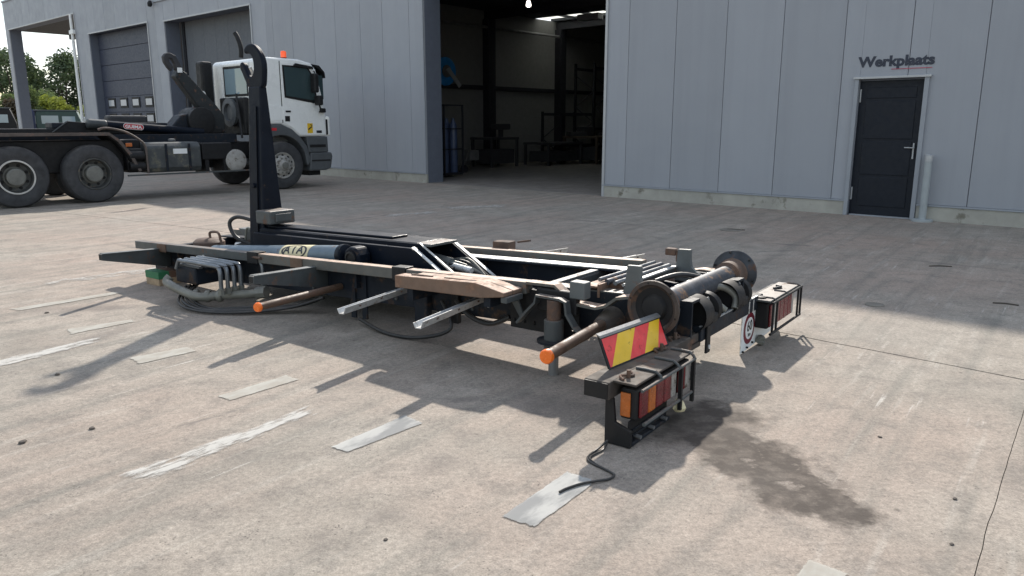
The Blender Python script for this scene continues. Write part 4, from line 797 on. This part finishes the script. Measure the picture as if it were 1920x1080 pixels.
# timber blocks under the front end
def timber(x0,x1,y0,y1,z0,z1,m_,label):
    q = thing('timber_block', label, 'timber block', FO+FX*((x0+x1)/2)+Vector((-.81,.586,0))*((y0+y1)/2)+Vector((0,0,z0)), FX, 'timber blocks under the frame'); a, c, h = (x1-x0)/2, (y1-y0)/2, z1-z0
    M().box(-a,a,-c,c,0,h).build('block', MT[m_], q, .004); return q, a, c, h
timber(-.62,.2,5.0,5.22,0,.062,'timber','pale bare timber block lying on the concrete, lowest of the pair')
q, a, c, h = timber(-.62,.2,5.0,5.22,.063,.125,'timber_dark','brown timber block with green painted end, resting on the pale one')
M().box(-a-.002,-a+.10,-c-.002,c+.002,.001,h+.002).build('painted_end', MT['green_paint'], q)
# loose cable and wire on the ground
cb = M().tube([(.438,3.25,.03),(.40,3.22,.010),(.335,3.12,.006),(.35,3.06,.006),(.40,3.0,.006),(.43,2.95,.006),(.40,2.91,.006),(.342,2.885,.010),(.28,2.86,.010),(.22,2.82,.010),(.19,2.79,.010)], .0055, 6)
cb.tube([(.438,3.25,.02),(.41,3.20,.006),(.345,3.12,.006),(.365,3.05,.006),(.41,2.99,.006)], .005, 6)
tag(cb.build('loose_cable', MT['hose'], smooth=60), 'thin black cable trailing from the near tail lamp onto a scuffed dash', 'cable')
# ------------------------------------------------------------------ parked hook-lift truck
tk = thing('hooklift_truck', 'parked truck with white cab and black hook-lift arm in front of the workshop', 'truck', (-7.769,14.262,0), (.671,.742,0))
def wheel(T, y0, w_, rim, front=False, dual=True, ring=False):
    R_ = .535
    def tyre(ya, wd):
        return M().lathe((T,ya,R_),(0,1,0),[(.29,.03),(.30,.005),(.36,-.008),(.44,-.012),(.50,.004),(.525,.035),(.535,.07),(.535,wd-.07),(.525,wd-.035),(.50,wd-.004),(.42,wd+.01),(.30,wd),(.29,wd-.03)],56,caps=False)
    wl = tyre(y0, w_).build('wheel', MT['rubber'], tk, smooth=35)
    if dual: tyre(y0+w_+.04, w_).build('inner_tyre', MT['rubber'], wl, smooth=35)
    if front:
        M().lathe((T,y0,R_),(0,1,0),[(.295,.02),(.285,.0),(.26,.01),(.245,.03),(.20,-.0),(.17,-.02),(.13,-.025),(.11,-.05),(.08,-.075),(.03,-.078)],40,caps=False).build('rim', MT[rim], wl, smooth=30)
        for k in range(10): a = k*math.pi/5; M().cyl((T+math.cos(a)*.165,y0-.045,R_+math.sin(a)*.165),(T+math.cos(a)*.165,y0-.01,R_+math.sin(a)*.165),.018,n=6).build('wheel_nut', MT['hub'], wl)
        for k in range(10): a = (k+.5)*math.pi/5; M().lathe((T+math.cos(a)*.222,y0+.012,R_+math.sin(a)*.222),(0,-1,0),[(.026,-.01),(.024,.004)],12).build('hand_hole', MT['black_matt'], wl)
        M().lathe((T,y0-.078,R_),(0,-1,0),[(.075,0),(.07,.02),(.03,.03)],24).build('hub_cap', MT['hub'], wl, smooth=40)
    else:
        M().lathe((T,y0,R_),(0,1,0),[(.297,.02),(.287,.0),(.27,.0),(.262,.03),(.25,.13),(.20,.15),(.10,.15)],40,caps=False).build('rim', MT[rim], wl, smooth=30)
        if ring: M().lathe((T,y0-.006,R_),(0,1,0),[(.27,.012),(.272,.0),(.295,.0),(.30,.012)],48,caps=False).build('rim_ring', MT['rim_light'], wl, smooth=30)
        for k in range(8): a = (k+.5)*math.pi/4; M().lathe((T+math.cos(a)*.212,y0+.140,R_+math.sin(a)*.212),(0,-1,0),[(.03,-.005),(.028,.006)],12).build('hand_hole', MT['black_matt'], wl)
        M().lathe((T,y0+.15,R_),(0,-1,0),[(.185,0),(.18,.02),(.155,.03),(.15,.14),(.13,.155),(.03,.158)],32).build('hub', MT['hub'], wl, smooth=35)
    return wl
wheel(0,.0,.28,'rim_dark'); wheel(-1.28,.0,.28,'rim_dark',ring=True); wheel(3.97,.04,.30,'rim_grey',True,False)
for T in (0,-1.28,3.97): M().lathe((T,2.2,.535),(0,1,0),[(.3,0),(.50,0),(.535,.06),(.535,.24),(.5,.3),(.3,.3)],40).build('far_wheel', MT['rubber'], tk, smooth=35)
for T in (0,-1.28,3.97): M().cyl((T,.3,.53),(T,2.2,.53),.11,n=14).build('axle', MT['black_matt'], tk)
# chassis
M().box(-3.2,5.0,.83,.91,.74,1.04).build('chassis_rail', MT['black_matt'], tk, .01); M().box(-3.2,5.0,1.59,1.67,.74,1.04).build('chassis_rail', MT['black_matt'], tk, .01)
M().box(-3.2,3.3,.78,.96,1.045,1.24).build('lift_subframe', MT['frame_dark'], tk, .01); M().box(-3.2,3.3,1.54,1.72,1.045,1.24).build('lift_subframe', MT['frame_dark'], tk, .01)
M().box(-2.2,1.0,.30,.82,.55,1.15).build('wheel_housing', MT['black_matt'], tk, .03); M().box(-2.2,3.2,.95,1.56,.5,1.0).build('underbody', MT['black_matt'], tk, .03)
# brown mudguard rail
mg = M().strip('y', [(-3.2,1.262),(.33,1.262),(.50,1.13),(.68,.88),(.76,.70),(.84,.55)], .055, .02,.07).build('mudguard_rail', MT['fender'], tk)
M().strip('y', [(-3.2,1.235),(.31,1.235),(.47,1.11),(.65,.86),(.73,.69),(.81,.55)], .02, .071,.66).build('mudguard_sheet', MT['black_matt'], tk)
M().box(-3.2,.2,.75,.78,1.15,1.235).build('guard_beam', MT['frame_dark'], tk)
M().tube([(.15,.05,1.34),(.3,.03,1.37),(.62,.03,1.30),(.88,.03,1.14),(.97,.03,1.02),(.985,.03,.8),(.985,.03,.50)], .022, 10).build('guard_rail', MT['fender'], tk, smooth=50)
M().box(.60,.72,.0,.02,1.02,1.09).build('side_marker', MT['amber'], tk, .008)
M().box(.64,.98,.12,.6,.52,.98).build('air_tank_rack', MT['black_matt'], tk, .05)
for z in (.64,.84): M().cyl((.66,.10,z),(.96,.10,z),.09,n=16).build('air_tank', MT['black_matt'], tk, .02, 40)
M().box(.6,3.25,.02,.07,.455,.485).build('side_bar', MT['frame_grey'], tk)
# fuel tank
ft = M().prism('x', [(.06,.60),(.12,.50),(.60,.50),(.66,.58),(.66,1.02),(.58,1.09),(.14,1.09),(.06,1.0)], .99, 2.10).build('fuel_tank', MT['tank'], tk, .03, None)
for T in (1.38,1.85): M().box(T-.025,T+.025,.045,.0585,.52,1.06).build('tank_strap', MT['frame_dark'], ft, .004)
M().lathe((1.62,.3,1.095),(0,0,1),[(.06,0),(.07,.01),(.07,.05),(.03,.06)],18).build('tank_cap', MT['plastic_grey'], ft, 0, 40); M().box(1.52,1.80,.046,.058,.86,.96).build('tank_label', MT['white'], ft)
M().box(2.14,2.80,.10,.7,.72,1.06).build('battery_box', MT['black_matt'], tk, .02); M().lathe((2.88,.1,.68),(0,-1,0),[(.2,-.3),(.235,-.04),(.235,0),(.20,.02),(.05,.022)],32).build('round_tank_end', MT['rim_grey'], tk, smooth=40)
for T in (2.2,2.6): M().box(T,T+.08,.12,.6,.45,.72).build('step_bracket', MT['black_matt'], tk)
# hook-lift gear
M().box(-1.4,3.1,1.02,1.48,1.24,1.36).build('lift_beam', MT['black_matt'], tk, .02)
lc = M().cyl((.60,.93,1.435),(2.6,.93,1.27),.080,n=20).build('lift_cylinder', MT['black_paint'], tk, .006, 40)
M().cyl((.62,.9,1.43),(.26,.9,1.455),.10,n=8).build('cylinder_eye', MT['tank'], tk, .03)
dd = Vector((2.0,0,-.165)).normalized(); nn_ = Vector((.165,0,2.0)).normalized()
def pp(s, h, o_): q = Vector((1.12,.93,1.392))+dd*s+nn_*h; return (q.x,   .93-.0815-o_, q.z)
def pill(L_, H__, o_): return [pp(math.copysign(L_/2-H__/2,math.cos(a))+math.cos(a)*H__/2, math.sin(a)*H__/2, o_) for a in [i*2*math.pi/32+.01 for i in range(32)]]
k_ = pill(.40,.115,.0); M().add(k_,[tuple(range(32))]).build('badge', MT['white'], lc, recalc=False); k_ = pill(.38,.098,.002); M().add(k_,[tuple(range(32))]).build('badge_field', MT['red'], lc, recalc=False)
ob = text_mesh('badge_letters','GUIMA',.085,MT['white'],lc,pp(-.165,-.032,.004),(math.pi/2,math.atan2(.165,2.0),0),.003,.0005,.33)
M().box(-.3,1.9,1.05,1.45,1.36,1.47).build('lift_bed', MT['frame_dark'], tk, .02); M().box(.9,1.7,1.5,1.8,1.36,1.62).build('valve_cover', MT['clutter'], tk, .05)
M().hexa([(-.35,1.0,1.28),(.55,1.0,1.28),(.55,1.06,1.28),(-.35,1.06,1.28),(-.05,1.0,1.50),(.45,1.0,1.46),(.45,1.06,1.46),(-.05,1.06,1.50)]).build('tipping_plate', MT['black_matt'], tk, .01)
M().tube([(-.33,.98,1.29),(-.04,.98,1.50)], .012, 6, 1).build('plate_edge', MT['frame_grey'], tk)
M().tube([(-2.1,.1,1.33),(-2.1,.1,1.5),(-2.06,.14,1.6)], .05, 8, 2).build('wrapped_hose', MT['white'], tk, 0, 50)
def hp(x, y): return (1.91+(x-305)*.0112-(y-100)*.0006+.12, 2.87-(y-100)*.0108)
arm = [hp(*q) for q in ((330,124),(322,140),(340,165),(370,204),(386,228),(378,250),(420,250),(418,215),(400,192),(372,164),(345,134))]
ha = M().prism('y', arm, 1.12, 1.38).build('hook_arm', MT['arm_dark'], tk, .03)
hkp = [hp(*q) for q in ((345,134),(334,113),(327,101),(316,96),(308,97),(303,104),(305,114),(311,124),(318,131),(322,122),(315,113),(314,107),(319,107),(324,116),(326,128))]
M().prism('y', hkp, 1.19, 1.31).build('hook', MT['clutter'], ha, .02); M().box(hp(329,122)[0]-.05,hp(329,122)[0]+.05,1.085,1.0995,hp(329,122)[1]-.12,hp(329,122)[1]-.02).build('arm_label', MT['white'], ha)
M().lathe((2.62,1.25,1.5),(0,1,0),[(.2,-.32),(.3,-.3),(.3,.3),(.2,.32)],24).build('arm_pivot', MT['black_matt'], tk, .01, 40)
M().hexa([(1.9,1.05,1.3),(2.5,1.05,1.3),(2.5,1.45,1.3),(1.9,1.45,1.3),(2.2,1.05,1.62),(2.5,1.05,1.7),(2.5,1.45,1.7),(2.2,1.45,1.62)]).build('arm_foot', MT['frame_dark'], tk, .03)
# cab
cp_ = [(3.66,1.44),(3.66,2.80),(3.74,2.87),(4.55,2.86),(4.85,2.80),(4.98,2.66),(5.10,2.15),(5.20,1.6),(5.22,1.16),(4.45,1.16),(4.25,1.33),(4.0,1.44)]
cab_ = M().prism('y', cp_, .08, 2.38).build('cab', MT['cab_white'], tk, .05, None)
cab_.modifiers['bevel'].segments = 3
dr = M().prism('y', [(4.06,1.50),(4.06,2.78),(4.76,2.77),(4.92,2.62),(5.05,2.15),(5.13,1.62),(5.15,1.20),(4.47,1.20),(4.28,1.36),(4.1,1.46)], .066, .079).build('cab_door', MT['cab_white'], cab_, .012)
M().prism('y', [(4.12,2.02),(4.10,2.72),(4.74,2.71),(4.84,2.58),(4.95,2.10),(4.96,1.92),(4.86,1.91)], .058, .0655).build('window_seal', MT['black_matt'], dr)
M().prism('y', [(4.16,2.06),(4.14,2.68),(4.72,2.67),(4.80,2.56),(4.90,2.10),(4.91,1.97)], .053, .0575).build('side_window', MT['glass'], dr)
M().box(4.035,4.052,.074,.0785,1.47,2.80).build('door_gap', MT['ink'], cab_); M().box(4.12,4.25,.050,.0655,1.70,1.74).build('door_handle', MT['black_matt'], dr, .006); M().box(4.10,4.22,.062,.0655,1.50,1.62).build('door_vent', MT['black_matt'], dr); M().prism('y', [(3.70,1.50),(3.70,1.86),(5.02,1.74),(5.10,1.60),(4.3,1.62),(4.2,1.55)], .070, .0795).build('cab_swage', MT['cab_white'], cab_, .01)
s_ = M().box(4.66,4.80,.0605,.0655,1.24,1.46).build('warning_sticker', MT['sig_yel'], dr); 
M().prism('y', [(4.68,1.34),(4.78,1.40),(4.78,1.37),(4.68,1.30)], .058, .060).prism('y', [(4.73,1.44),(4.79,1.42),(4.79,1.40),(4.74,1.42)], .058, .060).build('sticker_print', MT['ink'], dr)
M().box(4.90,5.04,.0605,.0655,1.24,1.30).build('badge_plate', MT['ink'], dr)
M().box(5.18,5.28,.05,.35,1.17,1.62).build('corner_deflector', MT['cab_white'], cab_, .04); M().box(5.17,5.20,.045,.09,1.2,1.55).build('deflector_gap', MT['black_matt'], cab_)
M().box(5.03,5.24,.2,2.26,2.0,2.55).xf(Matrix.Translation((.0,0,0))).build('windscreen', MT['glass'], cab_, .02)
M().prism('y', [(4.92,2.78),(5.10,2.76),(5.24,2.62),(5.26,2.48),(5.20,2.60),(5.05,2.70)], .12, 2.34).build('sun_visor', MT['black_matt'], cab_, .01)
mr = M().box(4.74,4.86,-.20,-.02,2.14,2.56).build('wing_mirror', MT['black_matt'], cab_, .03); M().box(4.82,4.94,-.22,-.02,1.86,2.08).build('lower_mirror', MT['black_matt'], mr, .03)
M().tube([(4.9,.05,2.62),(4.84,-.06,2.6),(4.84,-.1,2.5)], .015, 6).tube([(4.9,-.1,1.88),(4.95,-.08,1.74),(5.0,.05,1.72)], .02, 6).build('mirror_arm', MT['black_matt'], mr); M().box(5.0,5.12,-.04,.06,1.70,1.80).build('mirror_foot', MT['black_matt'], mr, .02)
M().prism('y', [(4.35,2.70),(4.42,2.77),(4.86,2.72),(4.88,2.66)], .02, .06).build('window_deflector', MT['black_matt'], cab_, .008)
for o_, y0, y1, z0, z1, mm_ in (('rear_window_seal',.76,1.84,2.06,2.72,'black_matt'),('rear_window',.82,1.78,2.11,2.67,'glass_light')): M().box(3.66-(.012 if 'seal' in o_ else .02),3.66-.0005 if 'seal' in o_ else 3.6475,y0,y1,z0,z1).build(o_, MT[mm_], cab_)
M().box(3.636,3.6595,.68,.75,1.46,2.78).box(3.636,3.6595,1.86,1.95,1.46,2.78).box(3.636,3.6595,.75,1.86,2.73,2.78).build('rear_frame', MT['cab_white'], cab_, .006)
M().box(3.50,3.655,.76,1.85,1.2,2.03).build('engine_tunnel', MT['black_matt'], tk, .04); M().lathe((3.48,1.25,1.7),(-1,0,0),[(.3,0),(.32,.08),(.2,.1),(.18,.04)],24).build('air_intake', MT['plastic_grey'], tk, 0, 40)
M().tube([(3.3,.55,1.15),(3.45,.95,2.1)], .025, 8, 1).build('tilt_strut', MT['black_matt'], tk)
M().box(3.22,3.5,2.02,2.34,1.1,2.85).build('exhaust_stack', MT['black_matt'], tk, .06); M().lathe((3.2,2.02,2.1),(-1,-.5,0),[(.05,-.04),(.09,0),(.09,.03)],16).build('work_lamp', MT['lamp_glass'], tk, 0, 40)
M().tube([(3.45,.62,2.86),(3.45,.60,3.05),(3.43,.66,3.26),(3.40,.72,3.38)], .05, 10).build('roof_pipe', MT['black_matt'], tk, 0, 50)
bc = M().cyl((4.33,.35,2.86),(4.33,.35,2.90),.07,n=16).build('beacon_base', MT['black_matt'], tk); M().lathe((4.33,.35,2.901),(0,0,1),[(.062,0),(.062,.12),(.045,.14),(.01,.145)],18).build('beacon_dome', MT['beacon'], bc, smooth=40)
# grey lower cab panels
wa = [(3.97+math.cos(math.radians(a))*r_*1.0, .60+math.sin(math.radians(a))*r_) for r_, rng in ((.64,range(165,5,-10)),(.80,range(15,160,10))) for a in rng]
wa = [(3.97+math.cos(math.radians(a))*.62, .58+math.sin(math.radians(a))*.62) for a in range(150,-1,-10)]+[(4.62,.5),(4.72,.62),(4.62,.95),(4.46,1.155),(4.25,1.33),(4.0,1.435),(3.62,1.435),(3.50,1.30)]
M().prism('y', wa, .05, .42).build('wheel_arch', MT['plastic_grey'], tk, .02)
M().prism('y', [(4.66,.80),(4.62,1.155),(5.19,1.155),(5.20,.80)], .06, 2.4).build('step_panel', MT['plastic_grey'], tk, .02); M().box(4.70,5.12,.045,.062,.92,.98).build('cab_step', MT['black_matt'], tk)
M().prism('y', [(4.66,.38),(4.70,.795),(5.27,.795),(5.30,.70),(5.24,.42),(5.1,.38)], .04, 2.42).build('bumper', MT['plastic_grey'], tk, .03); M().box(4.72,5.22,.030,.041,.60,.63).build('bumper_groove', MT['black_matt'], tk)
M().box(4.8,5.1,.3,2.2,.26,.379).build('front_beam', MT['black_matt'], tk); M().box(3.74,3.86,.045,.05,1.30,1.36).build('side_marker', MT['red'], tk)

# ------------------------------------------------------------------ trucks and trees beyond the canopy
def far_truck(name, label, loc, xa, m_, h, L_, grp='vehicles parked beyond the canopy'):
    q = thing(name, label, 'truck', loc, xa, grp); W = 2.2
    M().prism('y', [(0,.9),(0,h-.25),(.12,h),(L_-.35,h),(L_-.05,h*.62),(L_,.9)], 0, W).build('cab', MT[m_], q, .06)
    M().box(L_*.12,L_*.48,-.02,-.001,h*.62,h*.86).box(L_*.56,L_*.84,-.02,-.001,h*.62,h*.84).build('side_window', MT['glass_light'], q)
    M().box(-.04,-.001,.2,W-.2,h*.62,h*.86).build('rear_window', MT['glass_light'], q); M().box(-.1,L_*.9,-.05,W+.05,h,h+.06).build('roof_cap', MT['plastic_grey'], q, .03)
    M().box(-4.5,L_,.5,W-.5,.7,.9).build('chassis', MT['black_matt'], q)
    for T in (L_*.6,-2.2,-3.4): M().lathe((T,-.02,.5),(0,1,0),[(.2,0),(.48,0),(.5,.05),(.5,.28),(.2,.3)],20).build('wheel', MT['rubber'], q, smooth=40)
    return q
far_truck('parked_truck', 'dark green truck cab with two pale side windows parked beyond the canopy', (-33.5,54.6,0), (.90,.43,0), 'van_green', 2.34, 2.9)
bx = thing('blue_container', 'dark blue box body standing left of the green truck cab', 'container', (-34.5,54.6,0), (.9,.43,0)); M().box(0,1.0,0,2.2,.4,2.42).build('box_body', MT['van_blue'], bx, .03); M().box(.05,.12,-.03,-.001,.5,2.3).box(.85,.92,-.03,-.001,.5,2.3).build('body_post', MT['black_matt'], bx); M().box(0,1,.2,2,.1,.399).build('base', MT['black_matt'], bx)
far_truck('parked_truck', 'truck with a pale roof at the left edge behind the canopy column', (-36.2,51.0,0), (.85,.52,0), 'black_matt', 2.45, 3.1)
wh = thing('white_van', 'white van glimpsed just right of the green truck cab', 'van', (-32.4,57.4,0), (.9,.43,0)); M().prism('y', [(0,.5),(0,1.95),(2.6,1.95),(3.2,1.4),(3.9,1.2),(3.95,.5)],0,1.9).build('body', MT['white'], wh, .06); M().box(2.2,2.9,-.01,-.001,1.35,1.8).build('side_window', MT['glass'], wh)
for T in (.7,3.1): M().lathe((T,-.02,.35),(0,1,0),[(.1,0),(.33,0),(.35,.04),(.35,.2),(.1,.2)],18).build('wheel', MT['rubber'], wh, smooth=40)
def tree(name, x, y, h, rx, base, label, mt, n=5200, ls=.34, lumps=16, grp='trees beyond the canopy', trunk=True):
    rg = random.Random(hash((round(x,1),round(y,1))) & 0xffff); q = thing(name, label, 'tree', (x,y,0), None, grp)
    cs = []
    for i in range(lumps):
        a = rg.random()*6.28; r_ = rx*math.sqrt(rg.random())*.8; z = base+(h-base)*(.12+.8*rg.random()); k = 1-.55*abs((z-base)/(h-base)-.4)
        cs.append((math.cos(a)*r_*k, math.sin(a)*r_*k, z, rx*rg.uniform(.28,.46)))
    v = []; f = []
    for i in range(n):
        cx_, cy_, cz_, cr_ = rg.choice(cs); d = Vector((rg.gauss(0,1),rg.gauss(0,1),rg.gauss(0,1))).normalized()*cr_*(rg.random()**.45); p_ = Vector((cx_,cy_,cz_))+d*Vector((1,1,.8)).length/1.62
        if p_.z > h or p_.z < .1: continue
        u_ = Vector((rg.gauss(0,1),rg.gauss(0,1),rg.gauss(0,.6))).normalized(); w2 = u_.orthogonal().normalized(); s_ = ls*rg.uniform(.5,1.2); b_ = len(v)
        v += [p_-u_*s_*.5, p_+w2*s_*.28, p_+u_*s_*.5, p_-w2*s_*.28]; f.append((b_,b_+1,b_+2,b_+3))
    c_ = M(); c_.v = [tuple(p_) for p_ in v]; c_.f = f; c_.build('crown', mt, q, recalc=False)
    tr = M()
    if trunk:
        tr.cyl((0,0,0),(0,0,base+.25*(h-base)),.28,.16,10)
        for cx_, cy_, cz_, cr_ in cs[:9]: tr.cyl((0,0,base*.9),(cx_,cy_,cz_),.10,.03,6)
    else:
        for cx_, cy_, cz_, cr_ in cs[:7]: tr.cyl((0,0,0),(cx_,cy_,cz_),.05,.02,6)
    tr.build('trunk', MT['trunk'], q)
L1 = leaf_mat('dark_foliage', (.05,.08,.04), (.12,.165,.075)); L2 = leaf_mat('mid_foliage', (.09,.12,.045), (.19,.25,.09)); L3 = leaf_mat('yellow_green_foliage', (.17,.20,.03), (.32,.36,.06)); L4 = leaf_mat('brownish_foliage', (.07,.055,.03), (.13,.10,.06))
tree('broadleaf_tree', -46.8, 73.5, 8.2, 2.9, 2.4, 'dark broad tree at the left edge behind the canopy column', L1)
tree('broadleaf_tree', -43.6, 76, 8.5, 3.4, 1.8, 'large dark tree filling the right of the gap under the canopy', L1, 7000, lumps=20)
tree('broadleaf_tree', -41.2, 78, 8.0, 3.6, 1.2, 'dark tree half hidden by the drainpipe under the canopy', L1, 6000)
tree('broadleaf_tree', -50.5, 75, 6.6, 2.8, .8, 'dense dark tree lowest at the far left edge', L1)
tree('bush', -40.3, 66.5, 4.9, 1.9, .3, 'mid green bush below the large dark tree', L2, 4200, .28, 12, trunk=False)
tree('bush', -41.3, 65, 4.2, 1.2, .2, 'brownish bush just right of the canopy column', L4, 3600, .26, 10, trunk=False)
tree('bush', -38.6, 66, 4.0, 1.5, .2, 'bright yellow-green bush behind the green truck cab', L3, 4200, .26, 12, trunk=False)
tree('bush', -37.2, 67, 3.0, 1.6, .2, 'yellowish low bush beside the drainpipe', L3, 3600, .26, 10, trunk=False)
tree('bush', -43.4, 66, 3.9, 1.8, .2, 'light green bush at the left edge under the dark tree', L2, 3600, .26, 10, trunk=False)
hd = thing('hedge', 'low green hedge behind all the parked vehicles', 'hedge', (-46,74,0))
rg = random.Random(4); v = []; f = []
for i in range(16000):
    s0 = rg.random()*40-14; p_ = Vector((s0, s0*.45+rg.uniform(-1,1), rg.random()**1.3*3.0)); u_ = Vector((rg.gauss(0,1),rg.gauss(0,1),rg.gauss(0,.6))).normalized(); w2 = u_.orthogonal().normalized(); s_ = .5*rg.uniform(.5,1.2); b_ = len(v)
    v += [p_-u_*s_*.5, p_+w2*s_*.28, p_+u_*s_*.5, p_-w2*s_*.28]; f.append((b_,b_+1,b_+2,b_+3))
c_ = M(); c_.v = [tuple(p_) for p_ in v]; c_.f = f; c_.build('foliage', L1, hd, recalc=False)
